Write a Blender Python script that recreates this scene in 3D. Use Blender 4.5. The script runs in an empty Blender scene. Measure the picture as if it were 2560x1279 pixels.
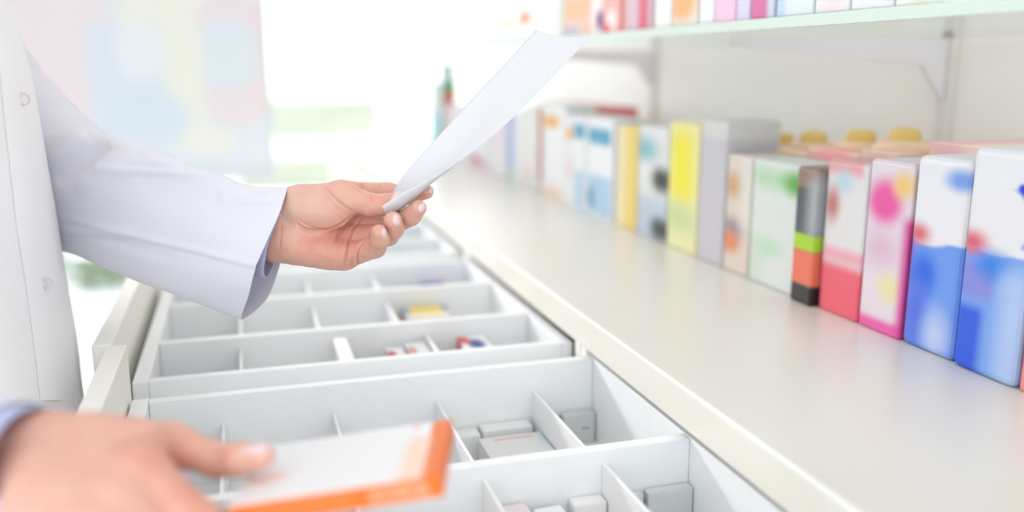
import bpy, bmesh, math, random
import numpy as np
from mathutils import Vector, Matrix
random.seed(7)
sc = bpy.context.scene
COL = sc.collection

# ------------------------------------------------------------------ camera
FPX, CX, CY = 2225.0, 1280.0, 639.5
PITCH, YAW = math.radians(12.0385), math.radians(16.872)
CAMZ = 1.20
Fw = np.array([math.sin(YAW)*math.cos(PITCH), math.cos(YAW)*math.cos(PITCH), -math.sin(PITCH)])
Rt = np.array([math.cos(YAW), -math.sin(YAW), 0.0])
Up = np.cross(Rt, Fw)
C0 = np.array([0.0, 0.0, CAMZ])
FOCUS = 0.745
cam_d = bpy.data.cameras.new('camera')
cam = bpy.data.objects.new('camera', cam_d); COL.objects.link(cam)
cam.location = (0, 0, CAMZ)
cam.rotation_euler = Matrix(((Rt[0], Up[0], -Fw[0]), (Rt[1], Up[1], -Fw[1]), (Rt[2], Up[2], -Fw[2]))).to_euler()
cam_d.sensor_width = 36.0
cam_d.lens = FPX*36.0/2560.0
cam_d.clip_start = 0.02; cam_d.clip_end = 300
cam_d.dof.use_dof = True
cam_d.dof.focus_distance = FOCUS
cam_d.dof.aperture_fstop = (cam_d.lens/1000.0)/0.0172
cam_d.dof.aperture_blades = 0
sc.camera = cam

# ------------------------------------------------------------------ world, light, exposure
sc.view_settings.view_transform = 'Standard'
sc.view_settings.look = 'None'
sc.view_settings.gamma = 1.0
sc.view_settings.use_curve_mapping = False
sc.view_settings.exposure = 0.20
sc.cycles.use_denoising = True
sc.cycles.max_bounces = 10
sc.cycles.diffuse_bounces = 6
sc.cycles.transparent_max_bounces = 16
sc.cycles.caustics_reflective = False
sc.cycles.caustics_refractive = False
sc.cycles.sample_clamp_indirect = 8.0
w = bpy.data.worlds.new('sky'); sc.world = w; w.use_nodes = True
bgn = w.node_tree.nodes['Background']
bgn.inputs['Color'].default_value = (0.93, 0.97, 1.0, 1)
bgn.inputs['Strength'].default_value = 2.5
SUN_E = 2.8
sun_d = bpy.data.lights.new('sun', 'SUN'); sun_d.energy = SUN_E; sun_d.angle = math.radians(11); sun_d.color = (1.0, 0.97, 0.92)
sun = bpy.data.objects.new('sun', sun_d); COL.objects.link(sun)
sun.rotation_euler = Vector((.60, -.80, -.36)).to_track_quat('-Z', 'Y').to_euler()     # low hazy sun through the shop window, from the left
PANEL_W = 1.5      # watts of each added ceiling panel
PANEL_C = (1.0, 0.965, 0.925)

# ------------------------------------------------------------------ small helpers
def ray(x, y): return Fw + Rt*((x-CX)/FPX) - Up*((y-CY)/FPX)
def at(x, y, d): return C0 + ray(x, y)*d
def onz(x, y, z): r = ray(x, y); return C0 + r*((z-C0[2])/r[2])
def onx(x, y, X): r = ray(x, y); return C0 + r*(X/r[0])
def ony(x, y, Y): r = ray(x, y); return C0 + r*(Y/r[1])
def proj(P):
    v = np.asarray(P)-C0; z = v@Fw
    return np.stack([CX+FPX*(v@Rt)/z, CY-FPX*(v@Up)/z, z], -1)

def tag(o, label=None, cat=None, group=None, kind=None):
    if label: o['label'] = label
    if cat: o['category'] = cat
    if group: o['group'] = group
    if kind: o['kind'] = kind
    return o
def link(name, me, mat=None, parent=None, loc=None, rot=None, smooth=False):
    o = bpy.data.objects.new(name, me); COL.objects.link(o)
    if mat is not None:
        for m in (mat if isinstance(mat, (list, tuple)) else [mat]): me.materials.append(m)
    if parent is not None: o.parent = parent
    if loc is not None: o.location = [float(c) for c in loc]
    if rot is not None: o.rotation_euler = rot
    if smooth:
        me.polygons.foreach_set('use_smooth', [True]*len(me.polygons))
    return o
def thing(name, label, cat, loc=(0, 0, 0), rotz=0, group=None):
    o = bpy.data.objects.new(name, None); COL.objects.link(o)
    o.location = [float(c) for c in loc]; o.rotation_euler = (0, 0, rotz); o.empty_display_size = .05
    return tag(o, label, cat, group)
def new_me(name, V, Fc):
    me = bpy.data.meshes.new(name)
    me.from_pydata([tuple(map(float, v)) for v in V], [], [tuple(map(int, f)) for f in Fc]); me.update()
    return me
def bm_box(bm, x0, x1, y0, y1, z0, z1, bev=0.0, seg=2):
    r = bmesh.ops.create_cube(bm, size=1.0)
    vs = r['verts']
    for v in vs:
        v.co = Vector((x0+(v.co.x+.5)*(x1-x0), y0+(v.co.y+.5)*(y1-y0), z0+(v.co.z+.5)*(z1-z0)))
    if bev > 0:
        es = list({e for v in vs for e in v.link_edges})
        bmesh.ops.bevel(bm, geom=es, offset=bev, segments=seg, affect='EDGES', profile=.5)
def bm_lathe(bm, prof, n=24, cx=0, cy=0):
    rings = []
    for r, z in prof:
        rings.append([bm.verts.new((cx+r*math.cos(2*math.pi*i/n), cy+r*math.sin(2*math.pi*i/n), z)) for i in range(n)])
    for a, b in zip(rings, rings[1:]):
        for i in range(n):
            bm.faces.new((a[i], a[(i+1) % n], b[(i+1) % n], b[i]))
    bm.faces.new(rings[0][::-1]); bm.faces.new(rings[-1])
def fin(bm, name):
    bmesh.ops.recalc_face_normals(bm, faces=bm.faces)
    me = bpy.data.meshes.new(name); bm.to_mesh(me); bm.free(); return me
def box_obj(name, dims, mat, parent=None, loc=None, bev=.001, rot=None, seg=2):
    bm = bmesh.new(); bm_box(bm, *dims, bev=bev, seg=seg)
    return link(name, fin(bm, name), mat, parent, loc, rot)

# ------------------------------------------------------------------ materials
def mat(name, col, rough=.5, spec=.5, noise=0.0, nscale=40, bump=0.0, bscale=200, sss=0.0, trans=0.0, sheen=0.0, coat=0.0, metal=0.0):
    m = bpy.data.materials.new(name); m.use_nodes = True
    nt = m.node_tree; b = nt.nodes['Principled BSDF']
    b.inputs['Base Color'].default_value = (*col, 1)
    b.inputs['Roughness'].default_value = rough
    b.inputs['Specular IOR Level'].default_value = spec
    b.inputs['Metallic'].default_value = metal
    if sheen: b.inputs['Sheen Weight'].default_value = sheen
    if coat: b.inputs['Coat Weight'].default_value = coat
    if sss:
        b.inputs['Subsurface Weight'].default_value = sss
    tc = nt.nodes.new('ShaderNodeTexCoord')
    if noise > 0:
        n = nt.nodes.new('ShaderNodeTexNoise'); n.inputs['Scale'].default_value = nscale; n.inputs['Detail'].default_value = 3
        nt.links.new(tc.outputs['Object'], n.inputs['Vector'])
        mr = nt.nodes.new('ShaderNodeMapRange'); mr.inputs[1].default_value = .3; mr.inputs[2].default_value = .7
        mr.inputs[3].default_value = 1-noise; mr.inputs[4].default_value = 1+noise
        nt.links.new(n.outputs['Fac'], mr.inputs[0])
        vm = nt.nodes.new('ShaderNodeVectorMath'); vm.operation = 'SCALE'; vm.inputs[0].default_value = col
        nt.links.new(mr.outputs[0], vm.inputs['Scale'])
        nt.links.new(vm.outputs[0], b.inputs['Base Color'])
    if bump > 0:
        n2 = nt.nodes.new('ShaderNodeTexNoise'); n2.inputs['Scale'].default_value = bscale; n2.inputs['Detail'].default_value = 2
        nt.links.new(tc.outputs['Object'], n2.inputs['Vector'])
        bp = nt.nodes.new('ShaderNodeBump'); bp.inputs['Strength'].default_value = bump; bp.inputs['Distance'].default_value = .0006
        nt.links.new(n2.outputs['Fac'], bp.inputs['Height']); nt.links.new(bp.outputs[0], b.inputs['Normal'])
    if trans > 0:
        tr = nt.nodes.new('ShaderNodeBsdfTranslucent'); tr.inputs[0].default_value = (*col, 1)
        mx = nt.nodes.new('ShaderNodeMixShader'); mx.inputs[0].default_value = trans
        out = nt.nodes['Material Output']
        nt.links.new(b.outputs[0], mx.inputs[1]); nt.links.new(tr.outputs[0], mx.inputs[2]); nt.links.new(mx.outputs[0], out.inputs[0])
    return m

def weave_mat(name, col, trans=.22, strength=.25, scale=1400):
    """plain woven cotton: fine threads as bump, a little light let through"""
    m = mat(name, col, rough=.85, spec=.2, sheen=.15, trans=trans)
    nt = m.node_tree; b = nt.nodes['Principled BSDF']
    tc = nt.nodes.new('ShaderNodeTexCoord')
    wv = nt.nodes.new('ShaderNodeTexWave'); wv.wave_type = 'BANDS'; wv.bands_direction = 'Z'
    wv.inputs['Scale'].default_value = scale; wv.inputs['Distortion'].default_value = 1.5
    nz = nt.nodes.new('ShaderNodeTexNoise'); nz.inputs['Scale'].default_value = 26; nz.inputs['Detail'].default_value = 4
    nt.links.new(tc.outputs['Object'], wv.inputs['Vector']); nt.links.new(tc.outputs['Object'], nz.inputs['Vector'])
    bp = nt.nodes.new('ShaderNodeBump'); bp.inputs['Strength'].default_value = strength; bp.inputs['Distance'].default_value = .0003
    bp2 = nt.nodes.new('ShaderNodeBump'); bp2.inputs['Strength'].default_value = .35; bp2.inputs['Distance'].default_value = .003
    nt.links.new(wv.outputs['Fac'], bp.inputs['Height']); nt.links.new(nz.outputs['Fac'], bp2.inputs['Height'])
    nt.links.new(bp2.outputs[0], bp.inputs['Normal']); nt.links.new(bp.outputs[0], b.inputs['Normal'])
    return m

def print_mat(name, base, shapes, W, H, rough=.45, axis='yz', trans=0.0):
    """printed face: base colour with softly edged printed shapes, u runs across the face, v from foot to top"""
    m = bpy.data.materials.new(name); m.use_nodes = True
    nt = m.node_tree; b = nt.nodes['Principled BSDF']; b.inputs['Roughness'].default_value = rough
    b.inputs['Specular IOR Level'].default_value = .3
    N = nt.nodes.new; L = nt.links.new
    tc = N('ShaderNodeTexCoord'); sp = N('ShaderNodeSeparateXYZ'); L(tc.outputs['Object'], sp.inputs[0])
    def mathn(op, a, bb=None, c=None):
        n = N('ShaderNodeMath'); n.operation = op
        for i, q in enumerate((a, bb, c)):
            if q is None: continue
            if isinstance(q, (int, float)): n.inputs[i].default_value = q
            else: L(q, n.inputs[i])
        return n.outputs[0]
    if axis == 'yz':
        u = mathn('MULTIPLY_ADD', sp.outputs['Y'], -1.0/W, .5); v = mathn('MULTIPLY', sp.outputs['Z'], 1.0/H)
    elif axis == 'xz':
        u = mathn('MULTIPLY_ADD', sp.outputs['X'], 1.0/W, .5); v = mathn('MULTIPLY', sp.outputs['Z'], 1.0/H)
    else:
        u = mathn('MULTIPLY', sp.outputs['X'], 1.0/W); v = mathn('MULTIPLY', sp.outputs['Y'], 1.0/H)
    cur = None
    for s in shapes:
        kind = s[0]
        if kind == 'e':
            _, cu, cv, ru, rv, soft, colr = s
            du = mathn('MULTIPLY_ADD', u, 1/ru, -cu/ru); dv = mathn('MULTIPLY_ADD', v, 1/rv, -cv/rv)
            d = mathn('SQRT', mathn('ADD', mathn('MULTIPLY', du, du), mathn('MULTIPLY', dv, dv)))
            mr = N('ShaderNodeMapRange'); mr.interpolation_type = 'SMOOTHSTEP'
            mr.inputs[1].default_value = 1+soft; mr.inputs[2].default_value = max(0, 1-soft); mr.inputs[3].default_value = 0; mr.inputs[4].default_value = 1
            L(d, mr.inputs[0]); mask = mr.outputs[0]
        else:
            _, u0, v0, u1, v1, soft, colr = s
            def edge(q, lo, hi, sf):
                a = N('ShaderNodeMapRange'); a.interpolation_type = 'SMOOTHSTEP'
                a.inputs[1].default_value = (hi-lo)/2+sf; a.inputs[2].default_value = (hi-lo)/2-sf; a.inputs[3].default_value = 0; a.inputs[4].default_value = 1
                L(mathn('ABSOLUTE', mathn('SUBTRACT', q, (lo+hi)/2)), a.inputs[0]); return a.outputs[0]
            mask = mathn('MULTIPLY', edge(u, u0, u1, soft), edge(v, v0, v1, soft*min(1.0, W/H)))
        mx = N('ShaderNodeMix'); mx.data_type = 'RGBA'
        L(mask, mx.inputs[0])
        if cur is None: mx.inputs[6].default_value = (*base, 1)
        else: L(cur, mx.inputs[6])
        mx.inputs[7].default_value = (*colr, 1)
        cur = mx.outputs[2]
    if cur is None: b.inputs['Base Color'].default_value = (*base, 1)
    else: L(cur, b.inputs['Base Color'])
    if trans > 0:
        tr = N('ShaderNodeBsdfTranslucent')
        if cur is None: tr.inputs[0].default_value = (*base, 1)
        else: L(cur, tr.inputs[0])
        ms = N('ShaderNodeMixShader'); ms.inputs[0].default_value = trans
        L(b.outputs[0], ms.inputs[1]); L(tr.outputs[0], ms.inputs[2]); L(ms.outputs[0], nt.nodes['Material Output'].inputs[0])
    return m

def srgb(r, g, b):
    f = lambda c: (c/255/12.92 if c/255 <= .04045 else ((c/255+.055)/1.055)**2.4)
    return (f(r), f(g), f(b))

M = {}
M['laminate'] = mat('cream laminate', (.67, .64, .60), rough=.28, spec=.4, noise=.012, nscale=9)
M['counter_edge'] = mat('cream edge band', (.80, .77, .69), rough=.28, spec=.5)
M['drawer_white'] = mat('white coated board', (.84, .855, .865), rough=.5, spec=.3, noise=.01, nscale=30, bump=.05, bscale=500)
M['drawer_cream'] = mat('cream coated board', (.86, .84, .78), rough=.5, spec=.3, noise=.01, nscale=30)
M['divider'] = mat('white plastic divider', (.84, .85, .85), rough=.45, spec=.35)
M['wall'] = mat('warm white wall paint', (.80, .77, .72), rough=.9, spec=.1, noise=.01, nscale=6)
M['wall_panel'] = mat('cream wall panel', (.90, .88, .845), rough=.55, spec=.25, noise=.01, nscale=5)
M['ceiling'] = mat('white ceiling', (.85, .85, .84), rough=.95, spec=.1, noise=.01, nscale=5)
M['metal'] = mat('grey lacquered steel', (.78, .75, .78), rough=.4, spec=.5)
M['chrome'] = mat('brushed steel', (.6, .6, .6), rough=.3, metal=1.0)
M['frame'] = mat('white window frame', (.85, .85, .85), rough=.5)
M['coat'] = weave_mat('white cotton coat', (.93, .915, .94), trans=.08)
M['sleeve'] = weave_mat('white cotton sleeve', (.89, .89, .955), trans=.24, strength=.35)
M['shirt'] = weave_mat('lavender blue shirt cotton', (.52, .54, .80), trans=.08, strength=.4)
M['trouser'] = mat('pale grey trousers', (.55, .56, .6), rough=.9, bump=.1)
M['shoe'] = mat('white clog', (.75, .75, .75), rough=.5)
M['paper'] = mat('white paper', (.69, .695, .73), rough=.7, spec=.2, trans=.05)
M['nail'] = mat('pale pink nail varnish', (.76, .53, .55), rough=.15, spec=.6, coat=.5)
M['hair'] = mat('brown hair', (.12, .07, .04), rough=.6, noise=.2, nscale=60)
M['white_card'] = mat('white carton', (.82, .82, .82), rough=.5, spec=.25, noise=.01, nscale=60)
M['grey_card'] = mat('pale grey carton', (.62, .65, .65), rough=.5, spec=.25, noise=.01, nscale=60)
M['slot'] = mat('grey ink', (.35, .38, .38), rough=.5)
M['lamp'] = None

# floor: large pale tiles
def floor_mat():
    m = bpy.data.materials.new('pale floor tiles'); m.use_nodes = True; nt = m.node_tree; b = nt.nodes['Principled BSDF']
    b.inputs['Roughness'].default_value = .3
    tc = nt.nodes.new('ShaderNodeTexCoord'); br = nt.nodes.new('ShaderNodeTexBrick'); br.offset = 0
    br.inputs['Scale'].default_value = 1.0; br.inputs['Brick Width'].default_value = .6; br.inputs['Row Height'].default_value = .6
    br.inputs['Mortar Size'].default_value = .003
    br.inputs['Color1'].default_value = (.80, .81, .82, 1); br.inputs['Color2'].default_value = (.78, .79, .80, 1); br.inputs['Mortar'].default_value = (.6, .6, .6, 1)
    nt.links.new(tc.outputs['Object'], br.inputs['Vector']); nt.links.new(br.outputs['Color'], b.inputs['Base Color'])
    return m
M['floor'] = floor_mat()
def glass_mat(name, col, rough=0.0, mixt=.9):
    m = bpy.data.materials.new(name); m.use_nodes = True; nt = m.node_tree; b = nt.nodes['Principled BSDF']
    b.inputs['Base Color'].default_value = (*col, 1); b.inputs['Roughness'].default_value = .05
    tr = nt.nodes.new('ShaderNodeBsdfTransparent'); tr.inputs[0].default_value = (*col, 1)
    gl = nt.nodes.new('ShaderNodeBsdfGlossy'); gl.inputs['Roughness'].default_value = .03
    mx = nt.nodes.new('ShaderNodeMixShader'); mx.inputs[0].default_value = 1-mixt
    nt.links.new(tr.outputs[0], mx.inputs[1]); nt.links.new(gl.outputs[0], mx.inputs[2])
    nt.links.new(mx.outputs[0], nt.nodes['Material Output'].inputs[0]); return m
M['pane'] = glass_mat('window glass', (.98, .99, 1.0), mixt=.94)
M['shelf_glass'] = glass_mat('green tinted shelf glass', (.95, .98, .965), mixt=.95)
M['shelf_edge'] = mat('frosted green glass edge', (.60, .70, .63), rough=.4)
def skin_mat():
    m = bpy.data.materials.new('skin'); m.use_nodes = True; nt = m.node_tree; b = nt.nodes['Principled BSDF']
    at_ = nt.nodes.new('ShaderNodeAttribute'); at_.attribute_name = 'flush'
    nz = nt.nodes.new('ShaderNodeTexNoise'); nz.inputs['Scale'].default_value = 70; nz.inputs['Detail'].default_value = 4
    tc = nt.nodes.new('ShaderNodeTexCoord'); nt.links.new(tc.outputs['Object'], nz.inputs['Vector'])
    ad = nt.nodes.new('ShaderNodeMath'); ad.operation = 'MULTIPLY_ADD'; ad.inputs[1].default_value = .5; nt.links.new(nz.outputs['Fac'], ad.inputs[0])
    sb = nt.nodes.new('ShaderNodeMath'); sb.operation = 'SUBTRACT'; sb.inputs[1].default_value = .25
    nt.links.new(at_.outputs['Fac'], ad.inputs[2]); nt.links.new(ad.outputs[0], sb.inputs[0])
    cr = nt.nodes.new('ShaderNodeValToRGB')
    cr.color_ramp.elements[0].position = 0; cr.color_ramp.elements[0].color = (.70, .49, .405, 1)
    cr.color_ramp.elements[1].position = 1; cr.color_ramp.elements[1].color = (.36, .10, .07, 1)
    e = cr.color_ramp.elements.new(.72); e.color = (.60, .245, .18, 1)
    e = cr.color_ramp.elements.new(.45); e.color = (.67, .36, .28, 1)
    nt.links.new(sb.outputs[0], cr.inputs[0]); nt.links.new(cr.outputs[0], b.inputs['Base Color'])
    b.inputs['Roughness'].default_value = .42; b.inputs['Specular IOR Level'].default_value = .4
    b.inputs['Subsurface Weight'].default_value = .35
    b.inputs['Subsurface Radius'].default_value = (1.0, .35, .2)
    b.inputs['Subsurface Scale'].default_value = .004
    vo = nt.nodes.new('ShaderNodeTexVoronoi'); vo.inputs['Scale'].default_value = 900; vo.feature = 'DISTANCE_TO_EDGE'
    n3 = nt.nodes.new('ShaderNodeTexNoise'); n3.inputs['Scale'].default_value = 260; n3.inputs['Detail'].default_value = 5
    nt.links.new(tc.outputs['Object'], vo.inputs['Vector']); nt.links.new(tc.outputs['Object'], n3.inputs['Vector'])
    b1 = nt.nodes.new('ShaderNodeBump'); b1.inputs['Strength'].default_value = .35; b1.inputs['Distance'].default_value = .0002
    b2 = nt.nodes.new('ShaderNodeBump'); b2.inputs['Strength'].default_value = .5; b2.inputs['Distance'].default_value = .0008
    nt.links.new(vo.outputs['Distance'], b1.inputs['Height']); nt.links.new(n3.outputs['Fac'], b2.inputs['Height'])
    nt.links.new(b2.outputs[0], b1.inputs['Normal']); nt.links.new(b1.outputs[0], b.inputs['Normal'])
    return m
M['skin'] = skin_mat()

# ------------------------------------------------------------------ room shell
XW, XL, YB, YF, ZC = .90, -3.2, -1.6, 3.9, 2.7
def struct(name, dims, m, bev=0): return tag(box_obj(name, dims, m, bev=bev), kind='structure')
struct('floor', (XL-.1, XW+.1, YB-.1, YF+.1, -.1, 0), M['floor'])
struct('ceiling', (XL-.1, XW+.1, YB-.1, YF+.1, ZC, ZC+.1), M['ceiling'])
struct('wall_right', (XW, XW+.1, YB, YF, 0, ZC), M['wall_panel'])
struct('wall_back', (XL, XW, YB-.1, YB, 2.6, ZC), M['wall'])
struct('wall_back_sill', (XL, XW, YB-.1, YB, 0, .3), M['wall']).name = 'wall_back'
struct('wall_left', (XL-.1, XL, YB, YF, 0, .8), M['wall'])
struct('wall_left_head', (XL-.1, XL, YB, YF, 2.5, ZC), M['wall']).name = 'wall_left'
# front wall is a shop window: sill rail, head, two panes
struct('wall_front_head', (XL, XW, YF, YF+.1, 2.45, ZC), M['wall']).name = 'wall_front'
def window(n, x0, x1, Y=YF+.03, z0=0, z1=2.45):
    t = tag(thing('window_%d' % n, None, None, (0, Y, z0)), kind='structure')
    bm = bmesh.new(); z1 -= z0
    for d in ((x0, x0+.05, 0, .06, 0, z1), (x1-.05, x1, 0, .06, 0, z1), (x0+.05, x1-.05, 0, .06, 0, .06), (x0+.05, x1-.05, 0, .06, z1-.06, z1)):
        bm_box(bm, *d)
    link('window_frame', fin(bm, 'window_frame'), M['frame'], t)
    box_obj('pane', (x0+.05, x1-.05, .025, .031, .06, z1-.06), M['pane'], t, bev=0)
    return t
window(1, XL, -1.45); window(2, -1.45, XW)
fill_window = window(5, .05, YF-YB-.05, 0, .8, 2.5); fill_window.rotation_euler = (0, 0, math.pi/2); fill_window.location = (XL-.02, YB, .8)  # unseen left window, added to bring in side fill daylight
window(3, XL, -1.15, YB-.08, .3, 2.6); window(4, -1.15, XW, YB-.08, .3, 2.6)  # unseen rear windows, added behind the camera for soft frontal fill
struct('baseboard_left', (XL, XL+.012, YB, YF, 0, .08), M['frame'])
# seams of the wall panels behind the shelves carry slotted steel standards
# ------------------------------------------------------------------ unseen ceiling lamps, added to brighten the room
def lamp_mat():
    m = bpy.data.materials.new('lit diffuser'); m.use_nodes = True; nt = m.node_tree; nt.nodes.remove(nt.nodes['Principled BSDF'])
    e = nt.nodes.new('ShaderNodeEmission'); e.inputs[0].default_value = (*PANEL_C, 1); e.inputs[1].default_value = 0.9
    nt.links.new(e.outputs[0], nt.nodes['Material Output'].inputs[0]); return m
M['lamp'] = lamp_mat()
lamp_names = {(-.35, .0): 'added ceiling panel light nearest the wall shelves, at the back of the room', (-.35, 1.6): 'added ceiling panel light above the open drawers',
              (-2.2, .0): 'added ceiling panel light at the back of the room, far from the shelves', (-2.2, 1.6): 'added ceiling panel light over the open floor by the left wall'}
for (lx, ly), lb in lamp_names.items():
    t = thing('added_ceiling_light', lb, 'light', (lx, ly, ZC), group='added ceiling panel lights')
    bm = bmesh.new()
    for d in ((-.6, -.57, -.6, .6, -.03, 0), (.57, .6, -.6, .6, -.03, 0), (-.57, .57, -.6, -.57, -.03, 0), (-.57, .57, .57, .6, -.03, 0)): bm_box(bm, *d)
    link('lamp_frame', fin(bm, 'lamp_frame'), M['frame'], t)
    box_obj('diffuser', (-.57, .57, -.57, .57, -.02, -.012), M['lamp'], t, bev=0)
    ld = bpy.data.lights.new('panel lamp', 'AREA'); ld.shape = 'SQUARE'; ld.size = 1.1; ld.energy = PANEL_W; ld.color = PANEL_C
    lo = bpy.data.objects.new('lamp_light', ld); COL.objects.link(lo); lo.parent = t; lo.location = (0, 0, -.035)

# ------------------------------------------------------------------ outdoors
M['pave'] = mat('pale paving', (.62, .62, .61), rough=.9, noise=.03, nscale=.8)
M['grass'] = mat('sunlit lawn', (.24, .26, .185), rough=1.0, noise=.12, nscale=1.2, bump=.5, bscale=30)
M['leaf'] = mat('leaf green', (.17, .25, .12), rough=.7, noise=.25, nscale=14)
struct('ground', (-40, 40, YF+.1, 80, -.14, -.02), M['pave'])
def ground_poly(name, pts, m, z, **k):
    bm = bmesh.new()
    lo = [bm.verts.new((p[0], p[1], -.02)) for p in pts]; hi = [bm.verts.new((p[0], p[1], z)) for p in pts]
    bm.faces.new(hi); bm.faces.new(lo[::-1])
    n = len(pts)
    for i in range(n): bm.faces.new((lo[i], lo[(i+1) % n], hi[(i+1) % n], hi[i]))
    return link(name, fin(bm, name), m)
g = [onz(x, y, 0) for x, y in ((560, 345), (946, 345), (946, 248), (560, 248))]
tag(ground_poly('lawn', g, M['grass'], .01), 'sunlit lawn strip outside, far beyond the window', 'grass', kind='stuff')
g = [onz(x, y, 0) for x, y in ((600, 470), (850, 462), (850, 395), (600, 392))]
tag(ground_poly('lawn', g, M['grass'], .01), 'smaller lawn patch outside, just beyond the window', 'grass', kind='stuff')
def shrub(name, loc, r, label, seed):
    rnd = random.Random(seed); bm = bmesh.new()
    for i in range(260):
        d = Vector((rnd.gauss(0, 1), rnd.gauss(0, 1), rnd.gauss(0, 1))).normalized()*r*(.55+.5*rnd.random())
        c = Vector((d.x, d.y, abs(d.z)*.9+.02)); s = r*.13*(.7+rnd.random())
        ax = Vector((rnd.gauss(0, 1), rnd.gauss(0, 1), rnd.gauss(0, 1))).normalized(); q = ax.cross(Vector((0, 0, 1))).normalized(); p = ax.cross(q)
        vs = [bm.verts.new(c+q*s*a+p*s*b_*.5) for a, b_ in ((-1, 0), (0, -1), (1, 0), (0, 1))]
        bm.faces.new(vs)
    me = bpy.data.meshes.new(name); bm.to_mesh(me); bm.free()
    t = thing(name, label, 'plant', loc)
    link('foliage', me, M['leaf'], t)
    bm = bmesh.new(); bm_lathe(bm, [(r*.08, 0), (r*.05, r*.8)], 8); link('stem', fin(bm, 'stem'), mat('bark', (.2, .13, .08)), t, loc=(0, 0, 0))
p = onz(262, 712, 0); shrub('shrub', (p[0], p[1]+.1, -.02), .20, 'low green shrub outside the window, right one of two seen under the sleeve', 1)
p = onz(205, 695, 0); shrub('shrub', (p[0]-.35, p[1]+.45, -.02), .24, 'low green shrub outside the window, left one of two beside the coat', 2)

# banner hanging inside the window, printed with large pale shapes
BY = 3.72
bl, br_ = ony(95, 300, BY)[0], ony(690, 445, BY)[0]; bz = ony(690, 445, BY)[2]
BW, BH = br_-bl+.35, 1.55
def B(px, py):
    P = ony(px, py, BY); return ((P[0]-(br_-BW))/BW, (P[2]-bz)/BH)
def be(px, py, rx, ry, soft, c):
    u, v = B(px, py); s = BY/FPX; return ('e', u, v, rx*s*1.06/BW, ry*s/BH*1.02, soft, c)
def brc(x0, y0, x1, y1, soft, c):
    a = B(x0, y1); b = B(x1, y0); return ('r', a[0], a[1], b[0], b[1], soft, c)
PK, BLU, YEL, BASE, LBL = (.68, .61, .63), (.58, .635, .69), (.69, .685, .62), (.62, .655, .69), (.61, .655, .695)
bm_print = print_mat('banner print', BASE, [
    brc(50, -300, 240, 330, .03, PK), brc(240, 60, 420, 360, .03, BLU), be(350, 120, 50, 75, .3, (.66, .68, .71)),
    brc(300, -300, 690, 60, .03, YEL), be(590, 150, 105, 150, .08, PK), be(565, 135, 72, 78, .12, LBL),
    brc(425, 40, 500, 370, .03, YEL), be(520, 350, 60, 30, .3, YEL), be(400, 300, 60, 60, .4, BLU),
], BW, BH, rough=.8, axis='xz', trans=.12)
bt = thing('banner', 'large pale banner with pink, yellow and blue shapes hanging in the window', 'banner', ((br_-BW/2), BY, bz))
bm = bmesh.new()
nx = 24
for j in (0, 1):
    pass
grid = [[bm.verts.new(((i/nx-.5)*BW, .004*math.sin(i*.9), k/12*BH)) for i in range(nx+1)] for k in range(13)]
for k in range(12):
    for i in range(nx): bm.faces.new((grid[k][i], grid[k][i+1], grid[k+1][i+1], grid[k+1][i]))
me = bpy.data.meshes.new('cloth'); bm.to_mesh(me); bm.free()
o = link('cloth', me, bm_print, bt, smooth=True); md = o.modifiers.new('s', 'SOLIDIFY'); md.thickness = .0012
bm = bmesh.new(); bm_lathe(bm, [(.012, -BW/2-.03), (.012, BW/2+.03)], 12)
o = link('rod', fin(bm, 'rod'), M['frame'], bt, loc=(0, 0, BH+.01), rot=(0, math.pi/2, 0))

# ------------------------------------------------------------------ counter and drawer cabinets
ZT, TH, XE = .954, .0335, .320          # top, thickness, front edge
bm = bmesh.new(); bm_box(bm, XE, XW, -.9, 3.26, ZT-TH, ZT, bev=.0021, seg=3)
ctop = thing('countertop', 'long cream laminate countertop running along the wall towards the window', 'countertop', (XE, -.9, ZT-TH))
o = link('worktop', fin(bm, 'worktop'), [M['laminate'], M['counter_edge'], mat('bevel painted highlight', (.86, .86, .85), rough=.15, spec=.7)], ctop, loc=(-XE, .9, -(ZT-TH)))  # third material paints a bright highlight onto the bevel
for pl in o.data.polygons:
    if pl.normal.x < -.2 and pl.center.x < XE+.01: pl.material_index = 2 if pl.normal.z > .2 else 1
UW = .492; Y0 = .824
units = [Y0+UW*k for k in range(-3, 5)]
RZ, FZ = .913, .829
BX = XE+.03   # plane of the cabinet fronts
unit_words = ['drawer cabinet nearest the back of the room', 'drawer cabinet under the near end of the countertop', 'drawer cabinet with the nearest open drawer',
              'drawer cabinet with the second open drawer', 'drawer cabinet with the third open drawer', 'closed drawer cabinet beyond the third open drawer',
              'closed drawer cabinet second from the window', 'closed drawer cabinet nearest the window']
OPEN = {2, 3, 4}
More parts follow.
